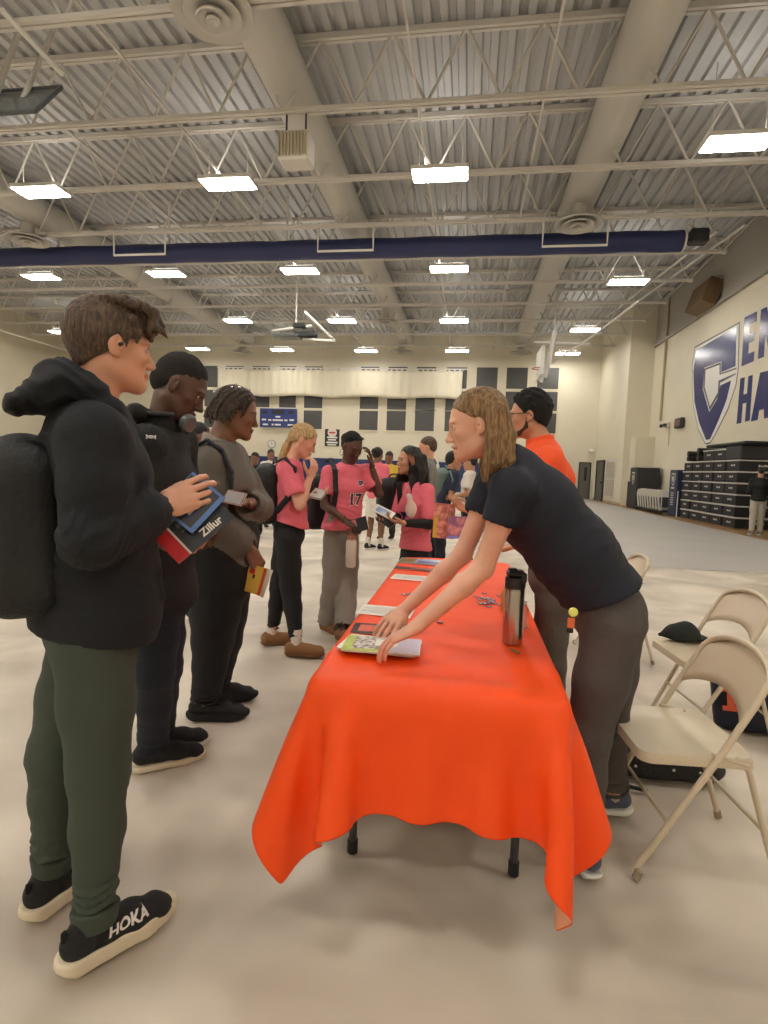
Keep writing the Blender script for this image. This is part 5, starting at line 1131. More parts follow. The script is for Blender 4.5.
def girl_longhair():
    base = V3(-.50, 4.72, 0); P = plane_at(base); a, r_ = P.away, P.right
    f = nrm(-r_ * .72 - a * .7); side = np.cross(UP, f)
    J = dict(head=(P(409, 461, 0), nrm(-r_ * .86 - a * .42 + UP * .02), UP, 1.0), neck=P(415, 484, 0), chest=P(415, 504, 0), waist=P(415, 528, 0), pelvis=P(415, 550, 0), side=side,
             shR=P(403, 489, .09), elR=P(397, 517, .05), wrR=P(392, 523, -.14), shL=P(427, 491, -.09), elL=P(429, 524, -.16), wrL=P(404, 523, -.26),
             hipR=P(408, 562, .05), knR=P(408, 615, .05), hipL=P(422, 562, -.05), knL=P(422, 615, -.05))
    J['anR'] = (base - side * .1) + UP * .09; J['anL'] = (base + side * .1) + UP * .09
    B = Body('person', 'girl with very long black hair and pink top holding papers', base, J, M['skin_tan'], R_(.007), .94)
    B.body([dict(w=J['wrR'], d=-r_ * .6 - a * .5, n=UP, t=-r_, curl=(20, 30, 20), sc=.95), dict(w=J['wrL'], d=-r_ * .85 + UP * .12 - a * .1, n=UP * .8 - r_ * .3, t=-a, curl=(25, 40, 25), sc=1.0)], fem=True, lips=M['lip_fair'], jawk=.92, neckr=.046)
    eyes(B.h, B.root, M['iris_dark'], M['hair_black'])
    B.top('jersey', M['pink'], tr=[(.16, .125), (.145, .115), (.155, .12), (.11, .08)], sr=(.062, .066, .05, .04), sleeve=.85, hem=P(415, 549, 0), hem_n=-UP, fem=True, res=R_(.008))
    for q in 'RL':
        F = Field(*bounds([J['el' + q], J['wr' + q], J['sh' + q]], .08), R_(.008)); F.chain([pt(J['sh' + q], J['el' + q], .7), J['el' + q], pt(J['el' + q], J['wr' + q], .9)], [.05, .047, .034], .02); F.wrinkle(.003, 50, 2); fobj('undersleeve', F, M['jacket_black'], B.root)
    B.bottom('leggings', M['blackpants'], rad=((.15, .12), .09, .065, .055, .045), res=R_(.01))
    for an in (J['anR'], J['anL']): B.shoe(an, f, .25, M['shoe_black'], M['sole_white'], R_(.01)); B.sock(an, .16, M['sock_black'], .04)
    h = B.h
    def ex(F, h):
        for q, n_ in ((1, 9), (-1, 9)):
            for i in range(n_):
                t = i / (n_ - 1); x0 = .03 - .11 * t; 
                F.chain([h.p(x0 * .8, q * .045, .105), h.p(x0, q * .085, .03), h.p(x0 - .01, q * (.098 + .02 * t), -.08), h.p(x0 - .0 + .045 * (1 - t), q * (.11 + .01 * t), -.20), h.p(x0 + .05 * (1 - t), q * (.105 + .015 * math.sin(i)), -.33 - .03 * math.sin(i * 2))], [.014, .019, .02, .019, .005], .012)
        for i in range(7):
            l_ = (i - 3) * .028; F.chain([h.p(-.1, l_, .04), h.p(-.125, l_, -.08), h.p(-.14, l_ * 1.2, -.22), h.p(-.13, l_ * 1.2, -.36)], [.025, .026, .024, .01], .02)
    F = Field(*bounds([h.p(.1, -.16, .16), h.p(-.2, .16, -.45)], .06), R_(.006))
    F.ell(h.p(-.014, 0, .034), np.array([.109, .086, .102]), h.ax, 0); n1 = nrm(np.array([.10, -.060])); F.keep(h.p(.074, 0, .092), h.f * n1[0] + h.u * n1[1], h.p(0.06, 0, .0), .15)
    ex(F, h); F.seg(h.p(.04, 0, -.11), h.p(.11, 0, .03), .062, .06, .01, h.l, True); F.wrinkle(.003, 110, 5, (1, 1, .15)); fobj('hair', F, M['hair_long'], B.root)
    project_text(B, 'jersey', '7', .12, pt(J['chest'], J['waist'], .6) + f * .13 - side * .03, side, UP, M['navyink'], 'number_print', .012)
    r = thing('drawstring_pouch', 'pale pouch held against the long-haired girl in pink', 'pouch', P(411, 510, -.20)); c = np.array(r.location)
    F = Field(*bounds([c + r_ * .1 + UP * .12, c - r_ * .1 - UP * .12], .06), R_(.008)); F.ell(c, (.05, .035, .075), (r_, a, UP)); F.seg(c + UP * .06, c + UP * .11 - r_ * .02, .02, .03, .03); F.wrinkle(.006, 60, 3); fobj('bag', F, mat('pale_cloth', (206, 186, 176), .8), r)
    MB().tube([c + UP * .10 - r_ * .02, c + UP * .14 - r_ * .06, c + UP * .20 - r_ * .03], .003, 5).build('drawstring', M['sock_white'], r, origin=c)
    backpack('black backpack slung behind the long-haired girl', P(392, 500, .32), nrm(-r_ * .3 + a), UP, (.28, .2, .42), M['bag_black'], res=.012, straps=([P(402, 480, .12), P(399, 484, .0), P(400, 505, .0)],))
    return B

def woman_polo():
    base = V3(.57, 2.07, 0); yy = 2.05; Q = lambda x, y, Y=yy: onY(x, y, Y); f = V3(-1, 0, 0)
    J = dict(head=(Q(477, 425, 1.97), nrm(V3(-.95, -.05, -.22)), V3(-.22, 0, .97), 1.0), neck=Q(507, 461, 2.03), chest=Q(534, 505), waist=Q(573, 553), pelvis=Q(608, 603), side=V3(0, -1, 0),
             shL=Q(512, 490, 1.885), elL=Q(483, 568, 1.89), wrL=onZ(415, 628, .862), shR=Q(495, 480, 2.19), elR=Q(462, 555, 2.13), wrR=onZ(402, 612, .83),
             hipL=Q(614, 625, 1.97), knL=Q(588, 735, 1.95), anL=onZ(583, 868) * [1, 1, 0] + UP * .09, hipR=Q(616, 618, 2.14), knR=Q(607, 722, 2.2), anR=onZ(611, 812) * [1, 1, 0] + UP * .09)
    B = Body('person', 'woman in navy polo leaning over the orange table arranging booklets', base, J, M['skin_rose'], R_(.0055), .98, build=1.0)
    B.body([dict(w=J['wrL'], d=nrm(onZ(388, 641, .815) - onZ(415, 628, .862)), n=V3(-.3, 0, -1), t=V3(.1, 1, 0), curl=(20, 24, 12), sc=.93, spread=1.1, thumb=(.6, .7, .35)), dict(w=J['wrR'], d=nrm(onZ(383, 630, .79) - onZ(402, 612, .83)), n=V3(-.3, 0, -1), t=V3(.0, -1, 0), curl=(20, 26, 16), sc=1.0, thumb=(.7, .6, .35))], fem=True, lips=M['lip_fair'], nose=1.8, jawk=.95, neckr=.050, mouth=.004)
    eyes(B.h, B.root, M['iris_blue'], M['hair_light'])
    ax = nrm(J['neck'] - J['pelvis'])
    B.top('polo_shirt', M['polo'], tr=[(.17, .138), (.160, .145), (.17, .15), (.125, .092)], sr=(.070, .071, .05, .04), sleeve=.44, hem=Q(600, 592), hem_n=-ax * .8 - UP * .35 + V3(.0, 0, 0), fem=True, res=R_(.0065), wr=(.007, 17), seed=8)
    # polo collar
    F = Field(*bounds([Q(480, 430, 1.9), Q(540, 490, 2.2)], .05), R_(.006)); nk = J['neck']; na = nrm(B.h.p(-.022, 0, -.055) - nk)
    F.seg(nk - na * .01, nk + na * .035, (.076, .074), (.066, .064), .01, J['side']); F.seg(nk - na * .06, nk + na * .1, .060, .058, .004, None, True); F.keep(nk + na * .035, na); fobj('collar', F, M['polo'], B.root)
    pass
    B.bottom('slacks', M['slacks'], rad=((.160, .136), .108, .078, .066, .066), wr=(.004, 20), end=(.97, .97), res=R_(.0065), stack=.009)
    for an in (J['anL'], J['anR']): B.shoe(an, V3(-.35, .93, 0) if an is J['anL'] else V3(-1, -.05, 0), .27, M['bluegrey'], M['sole_white'], R_(.006)); B.sock(an, .15, M['sock_white'], .038)
    h = B.h
    F = Field(*bounds([h.p(.12, -.14, .16), h.p(-.2, .14, -.32)], .05), R_(.0048))
    F.ell(h.p(-.020, 0, .043), np.array([.099, .0785, .090]) * h.k, h.ax, 0)
    for q in (-1, 1):
        for i in range(14):
            t = i / 13; x0 = -.030 - .062 * t; w_ = .080 + .006 * math.sin(i * 2.1) - .012 * t
            F.chain([h.p(x0 * .6 + .01, q * .05, .108), h.p(x0, q * w_, .03), h.p(x0 + .004, q * (w_ + .006), -.06), h.p(x0 + .016 + .016 * (1 - t), q * (w_ + .004), -.14), h.p(x0 + .035 + .012 * math.sin(i), q * (w_ - .008), -.205 + .04 * t)], [.010, .012, .014, .012, .003], .007)
        for i in range(5):
            z = .010 * i; F.chain([h.p(.070 - z, q * (.006 + z), .090 + z * .5), h.p(.052 - z, q * (.056 + z * .2), .062 + z), h.p(.020 - z * .6, q * (.074 + z * .04), .040 + z), h.p(-.035 - z * .5, q * .084, .012 + z)], [.002, .0055, .008, .009], .008)
    for i in range(7):
        l_ = (i - 3) * .024; F.chain([h.p(-.088, l_, .03), h.p(-.098, l_, -.06), h.p(-.078, l_ * 1.1, -.14), h.p(-.05, l_ * 1.1, -.19)], [.018, .020, .018, .006], .014)
    for q in (-1, 1): F.ell(h.p(.000, q * .090, -.010), np.array([.026, .022, .034]), h.ax, .004, True)
    F.seg(h.p(.06, 0, -.13), h.p(.09, 0, .01), .060, .052, .01, h.l, True); F.wrinkle(.0028, 120, 5, (1, 1, .2)); fobj('hair', F, M['hair_light'], B.root)
    # badge reel on the waistband
    c = Q(573, 612, 1.895); r = thing('badge_clip', 'yellow and orange badge clip on the waistband of grey slacks', 'clip', c)
    MB().lathe([(.003, 0), (.014, 0), (.016, .004), (.013, .008), (.003, .009)], (0, 0, 0), 22, (0, -1, .1)).build('reel', mat('badge_yellow', (222, 226, 120), .4), r, smooth=AUTO)
    MB().rbox((-.004, 0, -.038), (.024, .006, .036), .003).build('tag', mat('badge_orange', (214, 110, 60), .5), r)
    MB().rbox((-.006, .001, -.064), (.022, .006, .018), .003).build('clasp', M['black'], r)
    # ring and wrist hair tie
    return B

def man_orange():
    Y = 3.15; Q = lambda x, y, Y=Y: onY(x, y, Y); base = V3(Q(556, 600)[0], Y, 0)
    J = dict(head=(Q(529, 416), nrm(V3(-.98, .12, -.05)), UP, 1.03), neck=Q(541, 444), chest=Q(546, 480), waist=Q(548, 530), pelvis=Q(553, 572), side=V3(0, -1, 0),
             shL=Q(550, 462, 2.98), elL=Q(555, 520, 2.93), wrL=Q(520, 545, 2.95), shR=Q(543, 460, 3.32), elR=Q(512, 508, 3.36), wrR=Q(482, 511, 3.3))
    X = base[0]
    J.update(hipL=V3(X, 3.06, .86), knL=V3(X - .02, 3.06, .48), anL=V3(X, 3.05, .09), hipR=V3(X, 3.24, .86), knR=V3(X - .02, 3.26, .48), anR=V3(X, 3.27, .09))
    B = Body('person', 'dark-haired bearded man in glasses and orange shirt behind the woman', base, J, M['skin_tan'], R_(.007), 1.02)
    B.body([dict(w=J['wrL'], d=V3(-1, 0, -.2), n=V3(0, 0, -1), t=V3(0, 1, 0), curl=(25, 30, 20)), dict(w=J['wrR'], d=nrm(V3(-.98, -.1, .06)), n=V3(-.1, -.3, .9), t=V3(0, -1, .3), curl=(16, 26, 18), sc=1.05)], lips=M['lip_fair'], nose=1.6, neckr=.058)
    eyes(B.h, B.root, M['iris_dark'], M['hair_black'])
    B.top('shirt', M['orange_tee'], tr=[(.18, .135), (.175, .135), (.185, .14), (.13, .095)], sr=(.074, .080, .05, .04), sleeve=.6, hem=Q(548, 556), hem_n=-UP, res=R_(.008))
    F = Field(*bounds([Q(515, 420), Q(565, 460)], .12), R_(.007)); nk = J['neck']; F.seg(nk - UP * .01, nk + UP * .045 - V3(.01, 0, 0), (.082, .08), (.076, .074), .01, J['side']); F.seg(nk - UP * .06, nk + UP * .1, .062, .064, .004, None, True); F.keep(nk + UP * .045, UP - V3(.3, 0, 0)); fobj('collar', F, M['orange_tee'], B.root)
    B.bottom('slacks', mat('taupe_slacks', (92, 84, 76), .85, bump=.2, bscale=90), rad=((.17, .135), .10, .078, .07, .068), res=R_(.01))
    for an in (J['anL'], J['anR']): B.shoe(an, V3(-1, 0, 0), .29, M['shoe_black'], M['sole_white'], R_(.01)); B.sock(an, .15, M['sock_black'], .04)
    h = B.h
    def ex(F, h):
        g = np.random.default_rng(5)
        for i in range(90):
            az = g.uniform(0, 2 * PI); el = g.uniform(.05, 1.5); p = V3(-.014, 0, .034) + V3(math.cos(az) * math.cos(el), math.sin(az) * math.cos(el), math.sin(el)) * V3(.106, .084, .104)
            if p[0] > .03 and p[2] < .09: continue
            F.ell(h.p(*p), (.014,) * 3, None, .006)
    B.haircap(M['hair_crop'], inf=(.014, .012, .022), front=(.082, .085), temple=(.022, .0), nape=(-.085, -.06), wr=(.004, 110), res=R_(.0055), extra=ex)
    F = Field(*bounds([h.p(.12, -.08, .0), h.p(-.03, .08, -.13)], .02), R_(.005))
    for q in (-1, 1): F.chain([h.p(.010, q * .067, -.015), h.p(.012, q * .060, -.06), h.p(.05, q * .038, -.092), h.p(.080, 0, -.103)], [.007, .012, .014, .014], .01); F.chain([h.p(.09, q * .024, -.07), h.p(.098, q * .010, -.052)], [.005, .004], .004)
    F.wrinkle(.0015, 200, 2); fobj('beard', F, mat('beard_brown', (62, 44, 36), .9, bump=.5, bscale=250), B.root)
    r = thing('eyeglasses', 'black rectangular glasses worn by the orange-shirted man', 'glasses', h.p(.1, 0, 0)); O = np.array(r.location); mb = MB()
    for q in (-1, 1):
        c = h.p(.106, q * .033, .0); mb.tube([c + h.l * .026 * x_ + h.u * .019 * y_ for x_, y_ in ((-1, -.7), (-.7, -1), (.7, -1), (1, -.7), (1, .7), (.7, 1), (-.7, 1), (-1, .7))], .0022, 6, closed=True)
    mb.tube([h.p(.107, -.008, .004), h.p(.110, 0, .007), h.p(.107, .008, .004)], .0022, 6); mb.build('rim', M['black'], r, smooth=True, origin=O)
    for q in (-1, 1): MB().tube([h.p(.105, q * .059, .008), h.p(.05, q * .078, .008), h.p(.0, q * .083, .008), h.p(-.02, q * .085, -.012)], .0024, 6).build('temple_arm', M['black'], r, smooth=True, origin=O)
    return B
# ------------------------------------------------------------------ people farther off
def simple_person(label, x, yh, Y, face, top, bottom, hair, skin, tall=1.72, pose=None, hairstyle='short', res=.013, short=False, sleeve=.7, lean=0., shoes=None, socks=None, arms=None, cover=None):
    """x, yh: where the head centre is seen; Y distance; face: heading angle in the plan (0 = towards +X, 90 = away)"""
    hc = onY(x, yh, Y); f = V3(math.cos(math.radians(face)), math.sin(math.radians(face)), 0); side = np.cross(UP, f); k = tall / 1.75
    z0 = hc[2] + .12; k = z0 / 1.75 if not pose else k
    hip = V3(hc[0], hc[1], 0) - f * lean; b = V3(hip[0], hip[1], 0); at = lambda F_, L_, U_: b + f * F_ * k + side * L_ * k + UP * U_ * k
    J = dict(head=(hc, f - UP * .12, UP, .98), neck=at(lean * .92 / k - .02, 0, 1.48), chest=at(lean * .75 / k - .01, 0, 1.3), waist=at(lean * .3 / k, 0, 1.1), pelvis=at(0, 0, .95), side=side,
             shR=at(lean * .85 / k, -.165, 1.41), shL=at(lean * .85 / k, .165, 1.41), hipR=at(0, -.085, .88), hipL=at(0, .085, .88), knR=at(.03, -.09, .48), knL=at(-.02, .09, .48), anR=at(.04, -.10, .085), anL=at(-.06, .11, .085))
    A = arms or dict(R=((.0, -.22, 1.12), (.18, -.16, 1.02)), L=((.0, .22, 1.12), (.2, .12, 1.08)))
    for q in 'RL': J['el' + q] = at(A[q][0][0] + lean * .6 / k, *A[q][0][1:]); J['wr' + q] = at(A[q][1][0] + lean * .6 / k, *A[q][1][1:])
    B = Body('person', label, b, J, skin, R_(res), k)
    hs = [dict(w=J['wr' + q], d=nrm(J['wr' + q] - J['el' + q]), n=-UP + f * .1, t=-side if q == 'L' else side, curl=(25, 30, 20), sc=.92, r=1.08) for q in 'RL']
    B.body(hs, lips=None)
    B.top('shirt', top, tr=[(.17, .13), (.16, .12), (.17, .13), (.12, .09)], sr=(.068, .072, .055, .042), sleeve=sleeve, hem=at(0, 0, .88), hem_n=-UP, res=R_(res))
    if short: B.bottom('shorts', bottom, rad=((.175, .135), .115, .11, .10, .10), end=(-.22, -.22), res=R_(res), knee=False)
    else: B.bottom('trousers', bottom, rad=((.165, .13), .10, .08, .07, .065), res=R_(res))
    for q in 'RL':
        B.shoe(J['an' + q], f, .28, shoes or M['shoe_black'], M['sole_white'], R_(.009)); B.sock(J['an' + q], .22 if short else .14, socks or M['sock_black'], .043)
    def ex(F, h):
        if hairstyle == 'bun': F.ell(h.p(-.11, 0, .05), (.05,) * 3, None, .02)
        if hairstyle == 'long':
            for i in range(5): l_ = (i - 2) * .04; F.chain([h.p(-.09, l_, .03), h.p(-.11, l_, -.1), h.p(-.10, l_, -.2)], [.03, .03, .015], .02)
        if hairstyle == 'curly':
            for i in range(12): t = i * 2.4; F.ell(h.p(-.03 + .06 * math.cos(t), .06 * math.sin(t), .11), (.03,) * 3, None, .01)
    B.haircap(hair, inf=(.016, .012, .018), front=(.082, .08), temple=(.02, .0), soft=None if hairstyle in ('long', 'bun') else ((-.020, 0, .047), (.102, .080, .092)), nape=(-.085, -.07), wr=(.003, 70), res=R_(max(.008, res * .7)), extra=ex)
    return B
W_TEE = mat('white_tee', (214, 206, 196), .8, bump=.1, bscale=50); W_SH = mat('white_shorts', (222, 214, 202), .8); YEL = mat('yellow_vest', (206, 172, 52), .7); GRT = mat('grey_tee', (120, 116, 112), .8)
NVT = mat('navy_tee', (32, 38, 60), .8); GRB = mat('green_grey_nylon', (96, 112, 104), .7, bump=.2, bscale=50); KH = mat('light_grey_trousers', (170, 162, 146), .85, bump=.2, bscale=60)
bg = {}
def build_people():
    youth_hoodie(); youth_jacket(); youth_dreads(); girl_blonde(); girl_17(); girl_longhair(); woman_polo(); man_orange()
    simple_person('person in pink jersey and white shorts behind the girl wearing 17', 378, 455, 9.1, 60, M['pink'], W_SH, M['hair_black'], M['skin_brown'], short=True, socks=M['sock_white'], hairstyle='bun')
    simple_person('person in a yellow vest standing far off beyond the white shorts', 389, 458, 10.6, -95, YEL, M['blackpants'], M['hair_black'], M['skin_brown'])
    simple_person('brown-haired person whose head shows above the long black hair', 427, 448, 6.3, 185, GRT, M['blackpants'], M['hair_brown'], M['skin_fair'])
    B = simple_person('person with white headphones standing behind the long black hair', 431, 467, 8.0, 80, M['jacket_black'], M['blackpants'], M['hair_black'], M['skin_brown'])
    h = B.h; c = h.c; r = thing('headphones', 'white over-ear headphones on a head behind the pink top', 'headphones', c)
    MB().tube([h.p(0, .1 * math.cos(t), .03 + .12 * math.sin(t)) for t in np.linspace(0, PI, 14)], .014, 6).build('headband', W_SH, r, smooth=True, origin=c)
    for q in (-1, 1): MB().lathe([(.01, 0), (.045, 0), (.045, .03), (.01, .035)], h.p(0, q * .085, .0), 14, h.l * q).build('ear_cup', W_SH, r, smooth=AUTO, origin=c)
    B = simple_person('person in navy tee leaning, wearing a grey-green backpack', 454, 461, 7.2, 15, NVT, M['jeans'], M['hair_black'], M['skin_tan'], lean=.18)
    backpack('grey-green backpack worn by the person in the navy tee', onY(441, 487, 7.2), V3(-.95, -.3, 0), V3(.2, 0, 1), (.3, .2, .5), GRB, res=.014, straps=([onY(446, 473, 7.0), onY(450, 471, 6.98), onY(453, 480, 6.98), onY(451, 492, 7.0)],), mstrap=mat('mint_strap', (120, 150, 136), .6))
    simple_person('person in white tee half hidden beyond the polo woman face', 470, 463, 8.4, 170, W_TEE, M['blackpants'], M['hair_black'], M['skin_tan'])
    simple_person('small far person in white shirt behind the blonde ponytail', 271, 455, 11.5, -60, W_TEE, M['blackpants'], M['hair_black'], M['skin_brown'])
    simple_person('small far person in black beside the dreadlocked youth', 255, 459, 10.0, -80, M['jacket_black'], M['blackpants'], M['hair_black'], M['skin_brown'])
    B = simple_person('person in dark top and pale trousers beside the stacked black boxes', 761, 472, 15.4, 78, M['jacket_black'], KH, M['hair_black'], M['skin_tan'], sleeve=1.9, shoes=GRT)
    simple_person('person mostly hidden behind the dreadlocked youth, one sneaker showing', 200, 438, 4.3, 10, M['jacket_black'], M['blackpants'], M['hair_black'], M['skin_brown'], sleeve=1.9)
if os.environ.get('NOPEOPLE') is None: build_people()
# ================================================================== table, cloth and what lies on it
TX0, TX1, TY0, TY1, TZ = -.445, .317, 1.535, 3.965, .735
r = thing('folding_table', 'eight-foot folding table hidden under the orange cloth', 'table', ((TX0 + TX1) / 2, (TY0 + TY1) / 2, 0)); O = np.array(r.location)
MB().rbox(((TX0 + TX1) / 2, (TY0 + TY1) / 2, TZ - .024), (TX1 - TX0 - .03, TY1 - TY0 - .03, .044), .016).build('tabletop', mat('table_plastic', (170, 168, 160), .6), r, origin=O)
TL = mat('table_leg_grey', (60, 60, 62), .4)
for y in (TY0 + .30, TY1 - .30):
    for x in (TX0 + .10, TX1 - .10):
        mb = MB(); xx = x + (.03 if x < 0 else -.03)
        mb.tube([(xx, y, TZ - .045), (x, y, .35), (x, y, .03)], .0145, 10); mb.build('leg', TL, r, smooth=AUTO, origin=O)
        MB().tube([(x, y, .004), (x, y, .05)], .019, 10).build('foot_cap', M['black'], r, smooth=AUTO, origin=O)
    MB().tube([(TX0 + .11, y, .33), (TX1 - .11, y, .33)], .011, 8).tube([(TX0 + .12, y, .62), (TX1 - .12, y, .62)], .011, 8).build('cross_bar', TL, r, smooth=AUTO, origin=O)
def drape():
    hx, hy = .325, .350                      # overhang along x and y
    gxn, gyn = 76, 126
    X = np.linspace(TX0 - hx, TX1 + hx, gxn); Y = np.linspace(TY0 - hy, TY1 + hy, gyn)
    g = np.random.default_rng(11)
    P = np.zeros((gxn, gyn, 3)); P[..., 0] = X[:, None]; P[..., 1] = Y[None, :]; P[..., 2] = TZ + .006
    dx, dy = X[1] - X[0], Y[1] - Y[0]; dg = math.hypot(dx, dy)
    def pairs(n, step, s_):                  # disjoint pairs i, i+step
        i = np.arange(n - step); i = i[(i // step) % 2 == s_]; return i, i + step
    cons = []
    for step, k in ((1, 1.), (2, .25), (4, .12)):
        for s_ in (0, 1):
            i, j = pairs(gxn, step, s_)
            if len(i): cons.append((np.ix_(i, range(gyn)), np.ix_(j, range(gyn)), dx * step, k, step > 1))
            i, j = pairs(gyn, step, s_)
            if len(i): cons.append((np.ix_(range(gxn), i), np.ix_(range(gxn), j), dy * step, k, step > 1))
    for s_ in (0, 1):
        i, j = pairs(gxn, 1, s_)
        cons.append((np.ix_(i, range(gyn - 1)), np.ix_(j, range(1, gyn)), dg, .5, False)); cons.append((np.ix_(i, range(1, gyn)), np.ix_(j, range(gyn - 1)), dg, .5, False))
    V = np.zeros_like(P); dt = .012; m_ = .006; cx, cy = (TX0 + TX1) / 2, (TY0 + TY1) / 2; ax, ay = (TX1 - TX0) / 2 + m_, (TY1 - TY0) / 2 + m_; rc = .035
    V += g.normal(size=V.shape) * .03
    for it in range(170):
        V[..., 2] -= 9.8 * dt; V *= .97
        if it < 80: V += g.normal(size=V.shape) * .015
        old = P.copy(); P += V * dt
        for q in range(14):
            for i, j, L, k, mx in cons:
                A, B = P[i], P[j]; D = B - A; n = np.sqrt((D * D).sum(2, keepdims=True)) + 1e-9; c = (n - L) / n * (.5 * k)
                if mx: c = np.where(n < L, c, 0)
                D *= c; P[i] = A + D; P[j] = B - D
            # rounded-corner slab
            x, y, z = P[..., 0] - cx, P[..., 1] - cy, P[..., 2]; qx, qy = np.abs(x) - (ax - rc), np.abs(y) - (ay - rc)
            cor = (qx > 0) & (qy > 0); rr = np.sqrt(qx * qx + qy * qy) + 1e-9
            sd = np.where(cor, rr - rc, np.maximum(qx, qy) - rc)
            pz = TZ + .004 - z; ins = (sd < 0) & (pz > 0)
            top = ins & ((pz <= -sd + .006)) & (pz < .1); P[..., 2] = np.where(top, TZ + .004, z)
            s_ = ins & ~top; nx_ = np.where(cor, qx / rr, (qx > qy) * 1.) * np.sign(x); ny_ = np.where(cor, qy / rr, (qx <= qy) * 1.) * np.sign(y)
            P[..., 0] = np.where(s_, P[..., 0] - nx_ * sd, P[..., 0]); P[..., 1] = np.where(s_, P[..., 1] - ny_ * sd, P[..., 1])
            P[..., 2] = np.maximum(P[..., 2], .012)
        V = (P - old) / dt; fr = (P[..., 2] > TZ - .004); V[fr] *= .3
        sp = np.linalg.norm(V, axis=2, keepdims=True); V = np.where(sp > 2.5, V * 2.5 / sp, V)
    nx, ny = P.shape[:2]; idx = np.arange(nx * ny).reshape(nx, ny)
    F = np.stack([idx[:-1, :-1], idx[1:, :-1], idx[1:, 1:], idx[:-1, 1:]], -1).reshape(-1, 4)
    return P.reshape(-1, 3), F
P_, F_ = drape()
M['cloth_o'] = mat('orange_tablecloth', (246, 80, 20), .5, bump=.25, bscale=9, spec=.3); M['cloth_in'] = mat('tablecloth_underside', (232, 160, 124), .75)
tc = mesh_obj('tablecloth', P_, F_, [M['cloth_o'], M['cloth_in']])
so = tc.modifiers.new('solid', 'SOLIDIFY'); so.thickness = .0012; so.offset = -1; so.material_offset = 1; so.material_offset_rim = 0
sb = tc.modifiers.new('subd', 'SUBSURF'); sb.levels = 1; sb.render_levels = 1
tag(tc, 'bright orange satin tablecloth draped over the long table', 'tablecloth')
ZT = TZ + .0075
def quad_from(pix, z): return [onZ(*p, z) for p in pix]
def slab(name, pts3, h, m, parent=None, origin=(0, 0, 0), bevel=0):
    """sheet or booklet with the outline of four points of a plane, thickness h along its normal"""
    p = [np.asarray(q) for q in pts3]; n = nrm(np.cross(p[1] - p[0], p[3] - p[0])); 
    V = p + [q + n * h for q in p]; mb = MB(); mb.add(V, [(3, 2, 1, 0), (4, 5, 6, 7), (0, 1, 5, 4), (1, 2, 6, 5), (2, 3, 7, 6), (3, 0, 4, 7)])
    return mb.build(name, m, parent, origin=origin, bevel=bevel)
def rect(c, u, v, w_, h_): c = np.asarray(c, float); u = nrm(u); v = nrm(v); return [c - u * w_ / 2 - v * h_ / 2, c + u * w_ / 2 - v * h_ / 2, c + u * w_ / 2 + v * h_ / 2, c - u * w_ / 2 + v * h_ / 2]
PAPER = mat('paper_white', (226, 220, 208), .7); PAGES = mat('page_edges', (214, 206, 190), .8, bump=.5, bscale=300)
def booklet(name, label, cat, c, u, v, w_, h_, th, mcover, patches=(), group=None, texts=()):
    """cover board, page block and printed panels; patches = (cu, cv, w, h, material, name) in fractions"""
    c = np.asarray(c, float); u = nrm(u); v = nrm(v - np.dot(v, u) * u); n = np.cross(u, v); r = thing(name, label, cat, c, group=group)
    slab('pages', rect(c - n * th * .5 + n * .0006, u, v, w_ * .985, h_ * .985), th - .0012, PAGES, r, c)
    slab('cover', rect(c + n * (th * .5 - .0006), u, v, w_, h_), .0009, mcover, r, c); slab('back_cover', rect(c - n * (th * .5), u, v, w_, h_), .0006, mcover, r, c)
    for i, (a_, b_, pw, ph, m, nm) in enumerate(patches): slab(nm, rect(c + n * (th * .5 + .0003 + .0001 * i) + u * a_ * w_ + v * b_ * h_, u, v, pw * w_, ph * h_), .0002, m, r, c)
    for (t_, a_, b_, sz, m) in texts: text_obj(t_, sz, m, c + n * (th * .5 + .0012) + u * a_ * w_ + v * b_ * h_, u, v, r, 'lettering', c, .0002, .0004)
    return r
m_green = mat('cover_lime', (150, 178, 62), .4, col2=(196, 202, 96), vscale=40, bump=0); m_photo = mat('cover_photo_group', (120, 104, 92), .35, col2=(206, 198, 188), vscale=55, vthr=(.42, .56)); m_sky = mat('cover_photo_sky', (112, 148, 196), .35, col2=(196, 206, 214), vscale=14)
m_lav = mat('cover_lavender', (196, 190, 206), .35); m_red = mat('cover_red', (196, 34, 38), .4); m_blk = mat('cover_black', (34, 34, 38), .35); m_blue = mat('cover_steel_blue', (74, 110, 168), .35); m_ph2 = mat('cover_dark_photo', (40, 46, 44), .35, col2=(142, 146, 136), vscale=45, vthr=(.45, .7)); m_yel = mat('cover_yellow', (214, 172, 72), .4); m_terr = mat('cover_terracotta', (188, 72, 40), .4)
m_pur = mat('cover_purple', (132, 74, 112), .4); m_pnk = mat('cover_salmon', (196, 108, 92), .4)
# near stack under the hands
for i in range(4):
    c = onZ(379, 645, ZT + .004 + .006 * i); ang = -.12 + .03 * i + (.08 if i == 3 else 0)
    u = V3(math.cos(ang), math.sin(ang), 0); v = V3(-u[1], u[0], 0)
    pts = ((-.22, 0, .5, .96, m_photo, 'cover_photo'), (-.44, 0, .12, 1, m_green, 'cover_stripe'), (-.2, -.42, .55, .14, m_green, 'cover_stripe'), (.25, 0, .48, .96, m_lav, 'cover_panel'), (.05, .1, .3, .42, PAPER, 'cover_badge'))
    booklet('booklet', ['lowest booklet of the stack under the woman\'s near hand', 'second lowest booklet of the stack under the near hand', 'booklet just under the top of the stack by her hands', 'top booklet with lime edge and group photo under her fingers'][i], 'booklet', c + u * (.004 * i), u, v, .262, .165, .0055, PAPER, pts if i == 3 else ())
